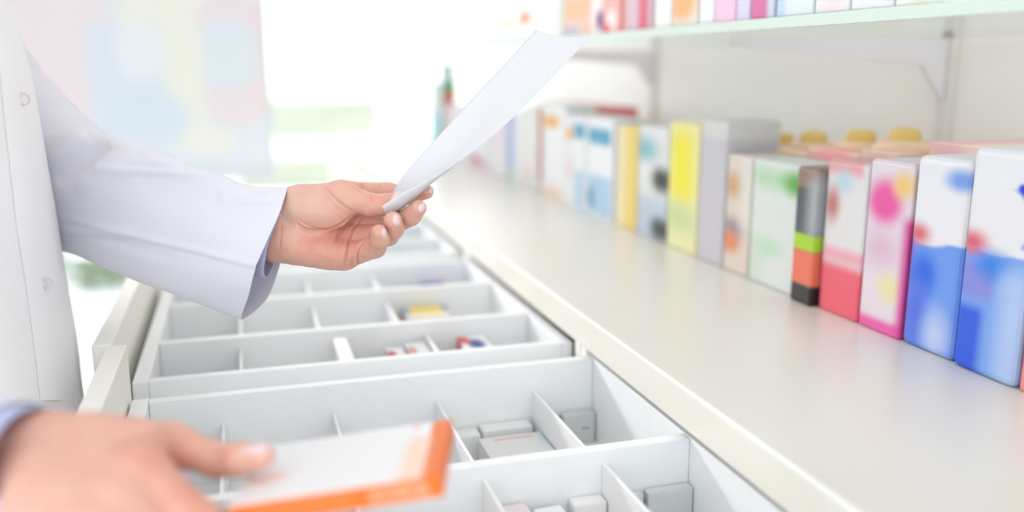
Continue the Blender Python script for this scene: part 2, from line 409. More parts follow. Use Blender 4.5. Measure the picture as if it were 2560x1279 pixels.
for k, y in enumerate(units):
    cb = thing('drawer_cabinet', 'cream '+unit_words[k], 'cabinet', (0, y, 0), group='drawer cabinets under the counter')
    zt = ZT-TH
    bm = bmesh.new()
    bm_box(bm, BX-.026, XW-.01, .001, .016, .08, zt, bev=.0006); bm_box(bm, BX-.026, XW-.01, UW-.016, UW-.001, .08, zt, bev=.0006)
    bm_box(bm, XW-.02, XW-.01, .016, UW-.016, .08, zt); bm_box(bm, BX-.0, XW-.02, .016, UW-.016, .08, .095)
    bm_box(bm, BX, XW-.02, .016, UW-.016, .765, .775)
    link('carcass', fin(bm, 'carcass'), M['drawer_cream'], cb)
    box_obj('plinth', (BX+.04, BX+.055, .0, UW, 0, .08), M['metal'], cb, bev=0)
    for j, (z0, z1) in enumerate(((.085, .30), (.305, .53), (.535, .76))):
        d = box_obj('drawer_front', (BX-.040, BX-.022, .003, UW-.003, z0, z1), M['drawer_cream'], cb, bev=.001)
        box_obj('handle', (BX-.058, BX-.05, .15, UW-.15, z1-.05, z1-.04), M['chrome'], d, bev=.002)
    if k not in OPEN:
        d = box_obj('drawer_front', (BX-.040, BX-.022, .003, UW-.003, .765, zt-.006), M['drawer_cream'], cb, bev=.001)
        box_obj('handle', (BX-.058, BX-.05, .15, UW-.15, .85, .86), M['chrome'], d, bev=.002)

def drawer(label, y0, xf, xb, rails, divs, frontx):
    """pulled out drawer: floor, front and back wall, side walls, long partitions and short dividers"""
    t = thing('open_drawer', label, 'drawer', (0, y0, FZ), group='open drawers')
    def w(name, x0, x1, ya, yb, z0, z1, m, bev=.0008): return box_obj(name, (x0, x1, ya-y0, yb-y0, z0-FZ, z1-FZ), m, t, bev=bev)
    ya, yb = rails[0], rails[-1]
    w('drawer_bottom', xf+.012, xb, ya, yb+.011, FZ-.006, FZ, M['drawer_white'], 0)
    w('back_wall', xb, xb+.011, ya-.001, yb+.012, FZ-.012, RZ, M['drawer_white'])
    w('inner_front', xf, xf+.014, ya-.001, yb+.012, FZ-.012, RZ, M['drawer_white'])
    for i, r in enumerate(rails):
        nm = 'side_wall' if i in (0, len(rails)-1) else 'partition'
        w(nm, xf+.0142, xb-.0002, r, r+.0105, FZ if 0 < i < len(rails)-1 else FZ-.012, RZ, M['drawer_white'])
    for (i, xs, zt) in divs:
        for x in xs:
            bm = bmesh.new(); a, b = rails[i]+.0107-y0, rails[i+1]-.0002-y0
            bm_box(bm, x-.0014, x+.0014, a, b, 0, zt-FZ, bev=.0005, seg=1)
            link('divider', fin(bm, 'divider'), M['divider'], t)
    fr = w('drawer_front', frontx, frontx+.0165, y0+.002, y0+UW-.002, .775, .959, M['drawer_cream'], .0012)
    box_obj('handle', (frontx-.018, frontx-.01, .15, UW-.15, .06, .07), M['chrome'], fr, bev=.002)
    return t
drawer('nearest open drawer, deep white inside with dividers and plain cartons', .332, -.105, .3255, (.362, .588, .793),
       ((0, (-.03, .062, .157, .252), .902), (1, (-.03, .0675, .165, .2625), .886)), -.124)
drawer('second open drawer from the camera, white with four rows of compartments', .824, -.110, .3135, (.850, .9705, 1.130, 1.277),
       ((0, (-.0135, .087, .19), .900), (1, (-.0135, .075, .1685), .900), (2, (-.0135, .0775, .171), .900)), -.137)
drawer('third open drawer, farthest one, half hidden behind the raised hand', 1.316, -.105, .3135, (1.345, 1.47, 1.62, 1.768),
       ((0, (-.0135, .087, .19), .900), (1, (.0, .12, .2), .900), (2, (.05, .17), .900)), -.130)

# things in the drawers ------------------------------------------------
def carton(name, label, x0, x1, y0, y1, z0, h, m, cat='box', rot=0, group=None, flaps=True, tilt=None, slotmark=False):
    cx, cy = (x0+x1)/2, (y0+y1)/2; a, b = (x1-x0)/2, (y1-y0)/2
    bm = bmesh.new(); bm_box(bm, -a, a, -b, b, 0, h, bev=.0009, seg=2)
    o = link(name, fin(bm, name), m, loc=(cx, cy, z0)); o.rotation_euler = (tilt[0], tilt[1], rot) if tilt else (0, 0, rot)
    tag(o, label, cat, group)
    if flaps:   # tuck flap on the long end, a part with its own edge
        f = box_obj('tuck_flap', (-a*.92, a*.92, -b*.93, b*.93, h-.0002, h+.0004), m, o, bev=.0003)
    if slotmark:
        bm = bmesh.new(); bm_box(bm, a*.15, a*.62, -b-.0003, -b+.0002, h*.48, h*.56, bev=.0002, seg=1)
        link('printed_mark', fin(bm, 'printed_mark'), M['slot'], o)
    return o
GB = 'white cartons in the open drawers'
yR2 = .792
# near drawer, far row
a = .257
carton('medicine_carton', 'pale carton with a small grey mark, back right corner of nearest drawer', .2900, .3240, .780, .7915, FZ, .031, M['grey_card'], slotmark=True, group=GB)
carton('medicine_carton', 'narrow pale carton left of the marked carton in the nearest drawer', .2655, .286, .781, .7915, FZ, .030, M['grey_card'], group=GB)
carton('medicine_carton', 'white carton standing against the far wall of the nearest drawer, left of the flat one', .1685, .203, .772, .7915, FZ, .026, M['white_card'], group=GB)
carton('medicine_carton', 'white carton standing in the nearest drawer, behind the big flat box', .206, .256, .774, .7915, FZ, .028, M['white_card'], group=GB)
flat = print_mat('flat box print', (.70, .70, .70), [('e', .42, .35, .10, .18, .9, (.40, .62, .72)), ('r', -.2, .42, .25, .47, .01, (.72, .45, .42))], .085, .085, axis='xy')
carton('medicine_box', 'flat white box with pale blue corner lying in the nearest drawer', .198, .2595, .672, .764, FZ, .026, flat, flaps=False)
pur = mat('lilac carton', (.42, .36, .62), rough=.5)
carton('medicine_box', 'lilac box at the foot of the nearest drawer, behind the orange box', .115, .160, .612, .70, FZ, .022, pur)
# near drawer, near row
pk = mat('pale pink carton', (.76, .68, .69), rough=.5)
carton('medicine_carton', 'tall pink white carton in near row of the nearest drawer, left of the pair', .168, .190, .480, .586, FZ, .051, pk, rot=.05, group=GB)
carton('medicine_carton', 'tall pale grey carton in near row of the nearest drawer, right of the pair', .1945, .2165, .474, .580, FZ, .048, M['white_card'], rot=.05, group=GB)
carton('medicine_carton', 'small white carton against the partition behind the pair of upright cartons', .2230, .2495, .574, .587, FZ, .048, M['white_card'], group=GB)
carton('medicine_carton', 'pinkish flat carton right of the pair in the near row', .2265, .2490, .48, .572, FZ, .036, pk, group=GB)
carton('medicine_carton', 'pale carton with a grey dash in the near right corner of the nearest drawer', .286, .3245, .578, .5868, FZ, .047, M['grey_card'], slotmark=True, group=GB)
carton('medicine_carton', 'narrow pale carton left of the dashed one by the near partition', .2545, .2825, .579, .5868, FZ, .046, M['grey_card'], group=GB)
# second drawer
def pkbox(label, x0, x1, y0, y1, h, base, shapes, name='medicine_box'):
    mm = print_mat('print '+label[:20], base, shapes, x1-x0, y1-y0, axis='xy')
    return carton(name, label, x0, x1, y0, y1, FZ, h, mm, flaps=False)
WHT = (.82, .82, .83)
o = carton('medicine_carton', 'bright white carton standing upright across a divider of second drawer', .084, .098, .872, .955, .9005, .007, mat('bright white carton', (.88, .88, .88), rough=.4), group=GB)
pkbox('white box with red and navy end, leftmost in the second drawer group', .141, .160, .892, .955, .062, WHT, [('e', -.2, -.30, .35, .18, .5, (.05, .06, .22)), ('e', -.3, 0.1, .25, .2, .5, (.6, .08, .12))])
pkbox('white box with pale blue mark, middle of the group in second drawer', .163, .186, .885, .960, .064, WHT, [('e', .1, -.2, .3, .15, .6, (.3, .4, .6)), ('e', -.3, .1, .2, .2, .6, (.7, .3, .3))])
pkbox('white box with dark blue and red print, right in second drawer', .2235, .2555, .888, .960, .066, WHT, [('e', .0, .05, .3, .25, .5, (.04, .08, .25)), ('e', -.35, .3, .25, .2, .5, (.65, .12, .12))])
pkbox('small white box at the left end of the second drawer', -.085, -.053, .872, .905, .036, WHT, [('r', -.5, -.5, -.2, .5, .1, (.65, .6, .68))])
pkbox('small white box with pink end in second drawer, beside the short divider', .018, .036, .870, .90, .024, WHT, [('r', -.5, -.5, -.1, .5, .2, (.75, .4, .4))])
pkbox('wide pale carton lying in second drawer under the group of boxes', .092, .137, .872, .95, .022, (.80, .74, .75), [])
pkbox('yellow and blue striped box in the middle row of second drawer', .186, .246, 1.068, 1.118, .062, (.82, .62, .16), [('r', -.5, -.5, -.36, .5, .05, (.25, .35, .6)), ('r', .38, -.5, .5, .5, .05, (.25, .35, .6)), ('r', -.5, -.5, .5, -.25, .1, WHT)])
pkbox('purple box in the far row of second drawer', .238, .278, 1.200, 1.255, .060, (.20, .16, .46), [('r', .3, -.5, .5, .5, .1, (.6, .4, .55))])
pkbox('large pale blue grey box in the third drawer', .222, .305, 1.50, 1.60, .06, (.44, .50, .60), [])
pkbox('white box with sky blue stripe in front of the blue grey box, third drawer', .215, .290, 1.39, 1.44, .06, (.72, .78, .80), [('r', -.5, -.1, .4, .5, .1, (.25, .55, .68))])

# ------------------------------------------------------------------ packages on the counter
PX = .565
def base_y(px): return float(onz(px, 165+.415*(px-590), ZT)[1])
def top_z(px, py): return float(onx(px, py, PX)[2])
def pack(name, label, px0, px1, topy, base, shapes, depth=.06, group='packages standing on the counter', dx=0, cat='box', style='carton', H=None, bev=None):
    ya, yb = base_y(px0), base_y(px1)
    Wd = ya-yb-.0016; Ht = (top_z((px0+px1)/2, topy)-ZT) if H is None else H
    if px0 > 1535: shapes = [tuple(q[:5])+(q[5]*1.7 if q[0] == 'r' else min(.95, q[5]*1.4),)+(q[6],) for q in shapes]
    dk = lambda c: tuple(v*.80 for v in c)      # matt card prints reflect a little less than bare white board
    m = print_mat('print '+label[:24], dk(base), [tuple(q[:-1])+(dk(q[-1]),) for q in shapes], Wd, Ht)
    x = PX+dx; yc = (ya+yb)/2
    if style == 'carton':
        bm = bmesh.new(); bm_box(bm, 0, depth, -Wd/2, Wd/2, 0, Ht, bev=bev or (.003 if px0 > 1500 else .0016), seg=3)
        o = link(name, fin(bm, name), m, loc=(x, yc, ZT), smooth=False)
        if not bev: f = box_obj('tuck_flap', (.002, depth-.002, -Wd/2+.002, Wd/2-.002, Ht-.0005, Ht+.0008), m, o, bev=.0003)
    elif style == 'pouch':     # soft bag: pinched seam on top, bulging belly
        V, Fc = [], []; nu, nv = 14, 18
        for side in (-1, 1):
            for j in range(nv+1):
                for i in range(nu+1):
                    u, v = i/nu, j/nv
                    th = depth/2*(math.sin(math.pi*min(1, max(0, u)))**.5)*(1-v**3)*(.75+.25*math.cos(v*2)) if True else 0
                    V.append((depth/2+side*max(th, .0012), (u-.5)*Wd, v*Ht))
        s = (nu+1)*(nv+1)
        for k in (0, 1):
            for j in range(nv):
                for i in range(nu):
                    q = [k*s+j*(nu+1)+i, k*s+j*(nu+1)+i+1, k*s+(j+1)*(nu+1)+i+1, k*s+(j+1)*(nu+1)+i]
                    Fc.append(q if k else q[::-1])
        for j in range(nv):
            for i in (0, nu):
                q = [j*(nu+1)+i, s+j*(nu+1)+i, s+(j+1)*(nu+1)+i, (j+1)*(nu+1)+i]; Fc.append(q)
        for i in range(nu):
            Fc.append([i, i+1, s+i+1, s+i]); t0 = nv*(nu+1); Fc.append([t0+i, t0+i+1, s+t0+i+1, s+t0+i])
        o = link(name, new_me(name, V, Fc), m, loc=(x, yc, ZT), smooth=True)
        bm = bmesh.new(); bm_box(bm, depth/2-.002, depth/2+.002, -Wd/2+.002, Wd/2-.002, Ht-.006, Ht+.004, bev=.001)
        link('top_seam', fin(bm, 'top_seam'), m, o)
    elif style == 'tube':
        r = .016
        bm = bmesh.new(); bm_lathe(bm, [(r*.9, .0), (r, .003), (r, Ht*.80), (r*.8, Ht*.82)], 28, r, 0)
        o = link(name, fin(bm, name), m, loc=(x, yc, ZT), smooth=False)
        bm = bmesh.new(); bm_lathe(bm, [(r*.78, Ht*.82), (r*.78, Ht*.985), (r*.7, Ht)], 28, r, 0)
        link('cap', fin(bm, 'cap'), m, o)
    return tag(o, label, cat, group)
W_ = (.84, .84, .85)
pack('spray_bottle', 'tall slim bottle with dark green cap and red neck, farthest on the counter', 1095, 1121, 158, (.78, .62, .60),
     [('r', -.2, .78, 1.2, 1.2, .01, (.10, .32, .36)), ('r', -.2, .66, 1.2, .80, .02, (.12, .33, .12)), ('r', -.2, .50, 1.2, .67, .03, (.62, .10, .08)), ('r', .1, 0, .9, .4, .1, (.72, .55, .48))], style='tube', cat='bottle', dx=.005)
pack('medicine_box', 'slim teal and white box left of the tall green capped bottle', 1070, 1094, 205, (.72, .80, .82), [('r', -.1, -.1, 1, .55, .05, (.30, .62, .68)), ('r', .5, .55, 1.1, 1.1, .05, (.62, .74, .72))], dx=.01, depth=.05)
pack('medicine_box', 'pale lilac pink box behind the lower half of the held sheet', 1124, 1176, 262, (.78, .70, .74), [('r', 0, 0, 1, .3, .1, (.82, .80, .82))])
pack('medicine_box', 'low white box with small crimson foot print behind the sheet', 1178, 1222, 290, W_, [('e', .3, .12, .35, .08, .6, (.55, .12, .18)), ('e', .8, .08, .2, .05, .6, (.75, .4, .5))])
pack('medicine_box', 'white pink box left of the blue striped box, beside the sheet', 1224, 1266, 286, (.82, .72, .76), [('r', 0, 0, 1, .4, .15, (.84, .82, .83))])
pack('medicine_box', 'white box with a blue vertical stripe along its left edge', 1268, 1300, 282, W_, [('r', -.1, .15, .55, 1.1, .15, (.36, .50, .72)), ('r', -.1, 0, .6, .12, .1, (.40, .58, .42)), ('r', -.1, .75, .5, 1.1, .1, (.40, .42, .68))])
pack('medicine_box', 'pale cream box with a rusty red right edge', 1301, 1352, 268, (.80, .79, .75), [('r', .85, -.1, 1.2, 1.1, .08, (.50, .18, .12)), ('e', .3, .15, .4, .1, .8, (.80, .66, .64)), ('e', .7, .08, .4, .06, .8, (.66, .74, .66))])
pack('medicine_box', 'white box with an orange dot at the top and at the foot', 1354, 1412, 262, W_, [('e', .40, .82, .34, .07, .5, (.85, .42, .08)), ('e', .5, .06, .4, .06, .8, (.84, .60, .42))])
pack('medicine_box', 'slim white box with an orange patch, left of the two boxes with blue squares', 1413, 1428, 288, W_, [('e', .5, .80, .6, .07, .5, (.85, .45, .12)), ('e', .5, .4, .5, .1, .8, (.82, .66, .64))])
pack('medicine_box', 'narrow white box with blue squares, left of a matching pair', 1429, 1460, 290, W_, [('r', .1, .76, .95, .92, .06, (.08, .36, .52)), ('r', .25, .02, .9, .42, .08, (.42, .62, .74))], group='blue and white boxes')
pack('medicine_box', 'wider white box with blue squares, right of a matching pair', 1462, 1530, 296, W_, [('r', .08, .74, .9, .90, .05, (.08, .36, .52)), ('r', .08, .02, .95, .42, .06, (.42, .60, .76)), ('r', .08, .08, .35, .28, .06, (.16, .34, .50))], group='blue and white boxes')
pack('medicine_box', 'tall golden yellow box with a tan edge', 1537, 1588, 316, (.85, .72, .36), [('r', .55, -.1, .95, 1.1, .22, (.80, .58, .10)), ('r', -.2, -.1, .15, 1.1, .15, (.84, .80, .70))])
pack('medicine_box', 'white and grey blue box with teal spot and two black discs', 1590, 1662, 318, (.76, .77, .76), [('e', .22, .80, .42, .10, .6, (.22, .50, .56)), ('r', -.1, -.1, 1.1, .38, .1, (.50, .58, .68)), ('e', .80, .55, .30, .11, .45, (.03, .04, .03)), ('e', .80, .11, .30, .10, .45, (.03, .04, .03))])
pack('medicine_box', 'bright yellow box fading to green at its foot', 1664, 1737, 308, (.84, .80, .45), [('r', .08, .38, .85, .96, .16, (.86, .78, .03)), ('r', .0, .15, .9, .36, .15, (.58, .68, .34)), ('r', -.1, -.1, 1.1, .12, .1, (.80, .79, .45))])
pack('medicine_box', 'tall plain lilac grey box right of the bright yellow one', 1739, 1803, 300, (.58, .56, .60), [('r', -.2, .88, 1.2, 1.1, .05, (.68, .67, .66))], depth=.075)
pack('medicine_box', 'beige box with small orange and brown spots, left of the green topped box', 1805, 1866, 388, (.74, .64, .56), [('e', .3, .75, .36, .10, .5, (.62, .38, .20)), ('e', .35, .38, .4, .09, .6, (.32, .26, .28)), ('e', .25, .26, .38, .09, .5, (.75, .26, .12)), ('r', .6, .4, 1.1, 1.1, .2, (.78, .74, .68))])
pack('medicine_box', 'white and mint box with a green band along its top', 1868, 1985, 404, (.74, .78, .75), [('r', .05, .80, 1.1, .94, .08, (.46, .70, .44)), ('e', .92, .86, .24, .08, .6, (.12, .42, .06)), ('e', .35, .32, .28, .07, .7, (.50, .74, .54)), ('r', -.1, -.1, .3, .35, .15, (.62, .74, .62))])
pack('cosmetic_tube', 'slim dark tube banded grey, lime, coral and black', 1987, 2040, 416, (.10, .11, .12),
     [('r', -.2, .86, 1.2, 1.2, .03, (.30, .20, .14)), ('r', .6, .5, 1.2, .95, .2, (.42, .44, .46)), ('r', -.2, .40, 1.2, .52, .04, (.42, .68, .04)), ('r', -.2, .15, 1.2, .40, .04, (.85, .20, .12)), ('r', -.2, -.2, 1.2, .14, .03, (.03, .02, .02))], cat='box', dx=-.008)
pack('medicine_box', 'white box with a coral red lower half and small red figure', 2042, 2140, 402, (.78, .76, .76), [('r', -.2, .92, .9, 1.1, .06, (.80, .40, .42)), ('e', .45, .88, .2, .06, .8, (.5, .68, .78)), ('e', .2, .72, .16, .10, .6, (.55, .20, .18)), ('r', -.2, -.2, 1.2, .34, .08, (.86, .14, .19)), ('r', -.2, .36, 1.2, .44, .06, (.86, .40, .48))])
pack('medicine_box', 'white and pink box with a magenta ball and yellow star', 2142, 2245, 400, (.80, .72, .78), [('e', .42, .77, .40, .13, .35, (.84, .11, .38)), ('e', .82, .88, .22, .07, .6, (.88, .58, .20)), ('r', .05, .40, .8, .60, .2, (.74, .50, .66)), ('e', .7, .28, .25, .08, .8, (.84, .76, .40)), ('r', -.2, -.2, 1.3, .08, .05, (.84, .14, .42)), ('r', .90, -.1, 1.2, .7, .08, (.72, .08, .35))])
blues = [('e', .55, .12, .3, .2, .8, (.42, .55, .86))]
pack('wipe_pack', 'blue pack with white top and purple left edge, left of a matching pair', 2248, 2378, 388, (.84, .84, .88),
     [('r', -.3, -.3, 1.3, .58, .02, (.16, .33, .84)), ('e', .35, .66, .55, .11, .10, (.84, .83, .87)), ('e', .86, .90, .26, .05, .5, (.20, .36, .80)), ('e', .16, .60, .20, .05, .6, (.72, .16, .20)),
      ('r', -.3, -.3, .08, .58, .06, (.30, .06, .42)), ('e', .32, .40, .22, .09, .6, (.0, .12, .76)), ('e', .25, .2, .2, .2, .7, (.10, .18, .78)), ('e', .65, .10, .22, .12, .7, (.52, .62, .88))],
     depth=.07, group='blue wipe packs', cat='package', bev=.006)
pack('wipe_pack', 'blue pack with white top and dark blue arc, right of a matching pair', 2381, 2538, 368, (.84, .84, .88),
     [('r', -.3, -.3, 1.3, .56, .02, (.20, .38, .84)), ('e', 1.0, .74, .50, .14, .06, (.02, .05, .74)), ('e', .50, .70, .50, .155, .07, (.84, .83, .86)), ('r', -.3, .84, .75, 1.2, .03, (.84, .84, .88)), ('e', .15, .585, .22, .05, .6, (.74, .14, .20)),
      ('r', -.1, .34, .55, .50, .06, (.26, .28, .74)), ('r', -.3, -.3, .42, .30, .06, (.04, .12, .74)), ('e', .5, .50, .25, .06, .6, (.05, .24, .78)), ('r', .66, -.3, 1.3, .5, .12, (.44, .58, .88))],
     depth=.07, group='blue wipe packs', cat='package', bev=.006, dx=-.003)
pack('medicine_box', 'coral red box with orange top at the right edge of the picture', 2541, 2640, 372, (.82, .14, .14), [('r', -.2, .45, 1.2, .75, .1, (.85, .45, .12)), ('r', -.2, .75, 1.2, 1.2, .05, (.84, .80, .80)), ('r', -.2, -.2, 1.2, .12, .1, (.86, .30, .30))])
# second row: jars with golden lids standing behind, and the flat red box behind the far row
JX = .70
for px, py, lb in ((1870, 322, 'first from the left, behind the beige box'), (1955, 330, 'second from the left, behind the green topped box'), (2035, 326, 'third from the left, behind the dark banded tube'),
                   (2155, 322, 'fourth from the left, behind the magenta ball box'), (2265, 318, 'fifth from the left, behind the left blue pack')):
    P = onx(px, py, JX); ht = P[2]-ZT
    bm = bmesh.new(); bm_lathe(bm, [(.031, 0), (.034, .004), (.034, ht-.024), (.026, ht-.014)], 28)
    j = link('jar', fin(bm, 'jar'), mat('peach jar', (.80, .55, .38), rough=.35, noise=.02), loc=(JX, P[1], ZT)); tag(j, 'peach jar with golden lid, '+lb, 'jar', 'peach jars in the back row')
    j.data.polygons.foreach_set('use_smooth', [abs(p.normal.z) < .9 for p in j.data.polygons])
    bm = bmesh.new(); bm_lathe(bm, [(.017, ht-.015), (.017, ht-.007), (.014, ht-.002), (.006, ht)], 24)
    link('lid', fin(bm, 'lid'), mat('golden lid', (.70, .50, .16), rough=.35), j)
def backbox(label, pxa, pxb, pytop, X, col, shapes=(), depth=.07, zb=ZT):
    a, b = onx(pxa, pytop, X), onx(pxb, pytop, X); Wd = a[1]-b[1]; Ht = (a[2]+b[2])/2-zb
    m = print_mat('print '+label[:24], col, list(shapes), Wd, Ht)
    bm = bmesh.new(); bm_box(bm, 0, depth, -Wd/2, Wd/2, 0, Ht, bev=.0015)
    o = link('medicine_box', fin(bm, 'medicine_box'), m, loc=(X, (a[1]+b[1])/2, zb)); return tag(o, label, 'box', 'boxes in the back row')
backbox('red topped flat box lying behind the orange dotted box', 1352, 1478, 262, .655, (.80, .68, .64), [('r', -.2, .85, 1.2, 1.2, .05, (.72, .22, .22))], depth=.10)
backbox('peach box behind the green topped box, in front of the jars', 1856, 2015, 372, .632, (.85, .62, .42), depth=.028)
backbox('salmon box behind the coral and magenta boxes', 2020, 2150, 376, .632, (.82, .60, .46), [('e', .5, .95, .4, .1, .6, (.80, .34, .34))], depth=.028)
backbox('brownish peach box behind the magenta ball box', 2152, 2250, 378, .632, (.76, .52, .42), depth=.028)
backbox('pink and peach box behind the blue packs', 2325, 2500, 362, .66, (.86, .68, .58), [('r', -.2, .7, .5, 1.2, .2, (.80, .50, .50))], depth=.12)
backbox('grey white box behind the yellow box, its top just above', 1700, 1790, 298, .645, (.70, .69, .68), depth=.018)

# ------------------------------------------------------------------ glass wall shelf on steel standards
SZ = 1.2365; SX = .492
gs = thing('glass_shelf', 'long green tinted glass shelf on the right wall above the packages', 'shelf', (XW, .2, SZ))
bm = bmesh.new(); bm_box(bm, SX+.004-XW, -.012, -.6, 1.62, -.002, .009, bev=.0008)
link('glass_plate', fin(bm, 'glass_plate'), M['shelf_glass'], gs)
box_obj('front_edge', (SX-XW, SX+.0038-XW, -.6, 1.62, .0003-.002, .0087), M['shelf_edge'], gs, bev=.0005)
for ys, wd in ((1.855, 'far'), (.975, 'near'), (.095, 'nearest')):
    t = thing('shelf_standard', 'grey steel standard on the right wall, '+{'far': 'the far one behind the blue boxes', 'near': 'the one behind the blue packs', 'nearest': 'the one nearest the back of the room'}[wd], 'bracket', (XW, ys, ZT), group='steel wall standards')
    bm = bmesh.new(); bm_box(bm, -.012, -.0002, -.010, .010, .002, 1.2, bev=.001)
    link('upright', fin(bm, 'upright'), M['wall_panel'] if False else mat('pale steel', (.74, .70, .67), rough=.5), t)
    if wd != 'far' or True:
        y_in = 0
        bm = bmesh.new(); z1 = SZ-ZT-.0025
        pts = [(-.0125, z1), (-.33 if wd != 'far' else -.30, z1), (-.33 if wd != 'far' else -.30, z1-.012), (-.05, z1-.032), (-.022, z1-.07), (-.0125, z1-.08)]
        for sgn in (-.0025, .0025): pass
        A = [bm.verts.new((x, -.0025, z)) for x, z in pts]; Bv = [bm.verts.new((x, .0025, z)) for x, z in pts]
        bm.faces.new(A); bm.faces.new(Bv[::-1])
        for i in range(len(pts)): bm.faces.new((A[i], Bv[i], Bv[(i+1) % len(pts)], A[(i+1) % len(pts)]))
        link('arm', fin(bm, 'arm'), M['metal'], t)
SPK = .50
shelfpacks = [(1200, 1243, (.78, .84, .87), (), 'pale blue box at the far end of the glass shelf'),
 (1246, 1300, (.82, .83, .80), [('e', .45, .75, .5, .25, .6, (.84, .78, .55))], 'white and pale yellow box, second on the glass shelf'),
 (1302, 1336, (.84, .80, .77), [('e', .3, .8, .4, .2, .5, (.86, .22, .06))], 'white box with orange mark on the glass shelf'),
 (1338, 1408, (.80, .83, .80), [('r', .8, -.1, 1.2, 1.1, .1, (.60, .66, .56))], 'pale mint box left of the orange one on the glass shelf'),
 (1410, 1470, (.82, .50, .42), [('e', .5, .8, .5, .3, .6, (.86, .45, .25)), ('e', .3, .15, .4, .2, .6, (.52, .45, .55))], 'orange pink box on the glass shelf'),
 (1472, 1505, (.84, .72, .66), [('e', .8, .4, .3, .3, .5, (.25, .12, .28))], 'peach box with dark patch on the glass shelf'),
 (1507, 1548, (.84, .40, .38), [('e', .5, .4, .3, .3, .6, (.86, .72, .70)), ('e', .1, .1, .3, .2, .6, (.75, .05, .08))], 'red and white box on the glass shelf, left of the maroon one'),
 (1556, 1628, (.62, .48, .56), [('r', .55, -.1, .9, 1.1, .12, (.66, .12, .18)), ('r', -.1, -.1, .2, 1.1, .1, (.72, .36, .36))], 'mauve box with deep red stripe on the glass shelf'),
 (1634, 1676, (.82, .80, .80), (), 'plain white box left of the tan ball box on the glass shelf'),
 (1678, 1742, (.78, .70, .62), [('e', .4, .5, .5, .35, .5, (.80, .42, .18))], 'beige box with an orange tan ball on the glass shelf'),
 (1746, 1782, (.82, .83, .83), (), 'plain white box right of the tan ball box on the glass shelf'),
 (1784, 1836, (.84, .54, .70), (), 'light pink box on the glass shelf'),
 (1838, 1872, (.66, .62, .78), (), 'lilac box right of the light pink one on the glass shelf'),
 (1874, 1932, (.66, .16, .34), [('r', .75, -.1, 1.1, 1.1, .15, (.60, .64, .76))], 'crimson box on the glass shelf'),
 (1938, 2030, (.72, .78, .80), [('r', -.1, -.1, .25, 1.1, .1, (.52, .64, .78))], 'pale blue white box right of the crimson one'),
 (2034, 2120, (.80, .80, .82), [('e', .5, .3, .4, .3, .8, (.84, .70, .72))], 'white box with faint pink mark on the glass shelf'),
 (2124, 2230, (.80, .81, .83), (), 'plain white box on the near part of the glass shelf'),
 (2234, 2360, (.82, .83, .82), [('r', .4, -.1, .7, .5, .2, (.74, .80, .62))], 'white box with faint green mark, nearest on the glass shelf')]
for a_, b_, base, shp, lb in shelfpacks:
    def yy(px):
        k = (85-165)/(1600-590); return float(onx(px, 165+k*(px-590), SX+.0)[1])*((SX+.012)/SX)
    y1, y0 = yy(a_), yy(b_)
    Wd = y1-y0-.002; Ht = .12+.03*random.random()
    m = print_mat('print '+lb[:24], base, [(s[0], s[1], s[2]*.35, s[3], s[4]*.35, s[5], s[6]) if s[0] == 'e' else s for s in shp], Wd, Ht)
    bm = bmesh.new(); bm_box(bm, 0, .07, -Wd/2, Wd/2, 0, Ht, bev=.0015)
    o = link('medicine_box', fin(bm, 'medicine_box'), m, loc=(SX+.012, (y0+y1)/2, SZ+.0095)); tag(o, lb, 'box', 'boxes on the glass shelf')
    box_obj('tuck_flap', (.002, .068, -Wd/2+.002, Wd/2-.002, Ht-.0005, Ht+.0008), m, o, bev=.0003)

# ------------------------------------------------------------------ body by distance field + surface nets
def catmull(K, n, closed=False):
    K = np.asarray(K, float); m = len(K); out = []
    segs = m if closed else m-1
    for i in range(segs):
        g_ = lambda j: K[j % m] if closed else K[min(max(j, 0), m-1)]
        p0, p1, p2, p3 = g_(i-1), g_(i), g_(i+1), g_(i+2)
        for s in range(n):
            t = s/n; out.append(.5*((2*p1)+(-p0+p2)*t+(2*p0-5*p1+4*p2-p3)*t*t+(-p0+3*p1-3*p2+p3)*t**3))
    if not closed: out.append(K[-1])
    return np.array(out)
def rc(P, a, b, ra, rb):
    ab = b-a; l2 = float(ab@ab); t = np.clip(((P-a)@ab)/l2, 0, 1)
    return np.linalg.norm(P-(a+t[:, None]*ab), axis=1)-(ra+(rb-ra)*t)
def ell(P, c, ax, r):
    q = (P-c)@ax.T; k = np.linalg.norm(q/r, axis=1); k2 = np.linalg.norm(q/(r*r), axis=1)
    return k*(k-1)/np.maximum(k2, 1e-9)
def smin(a, b, k):
    h = np.clip(.5+.5*(b-a)/k, 0, 1); return b*(1-h)+a*h-k*h*(1-h)
def chain(P, pts, k):
    d = None
    for (a, ra), (b, rb) in zip(pts, pts[1:]):
        e = rc(P, a, b, ra, rb); d = e if d is None else smin(d, e, k)
    return d
def polydist(P, pts):
    d = None
    for a, b in zip(pts, pts[1:]):
        e = rc(P, a, b, 0, 0); d = e if d is None else np.minimum(d, e)
    return d
def creasedist(P, pts):
    """distance to a crease and a taper that fades it out at both ends"""
    L_ = [0.0]
    for a, b in zip(pts, pts[1:]): L_.append(L_[-1]+float(np.linalg.norm(b-a)))
    best = np.full(len(P), 1e9); tt = np.zeros(len(P))
    for i, (a, b) in enumerate(zip(pts, pts[1:])):
        ab = b-a; t = np.clip(((P-a)@ab)/float(ab@ab), 0, 1); e = np.linalg.norm(P-(a+t[:, None]*ab), axis=1)
        u = (L_[i]+t*(L_[i+1]-L_[i]))/L_[-1]; m_ = e < best; best = np.where(m_, e, best); tt = np.where(m_, u, tt)
    return best, np.clip(np.sin(np.pi*np.clip(tt, .02, .98))*1.5, 0, 1)
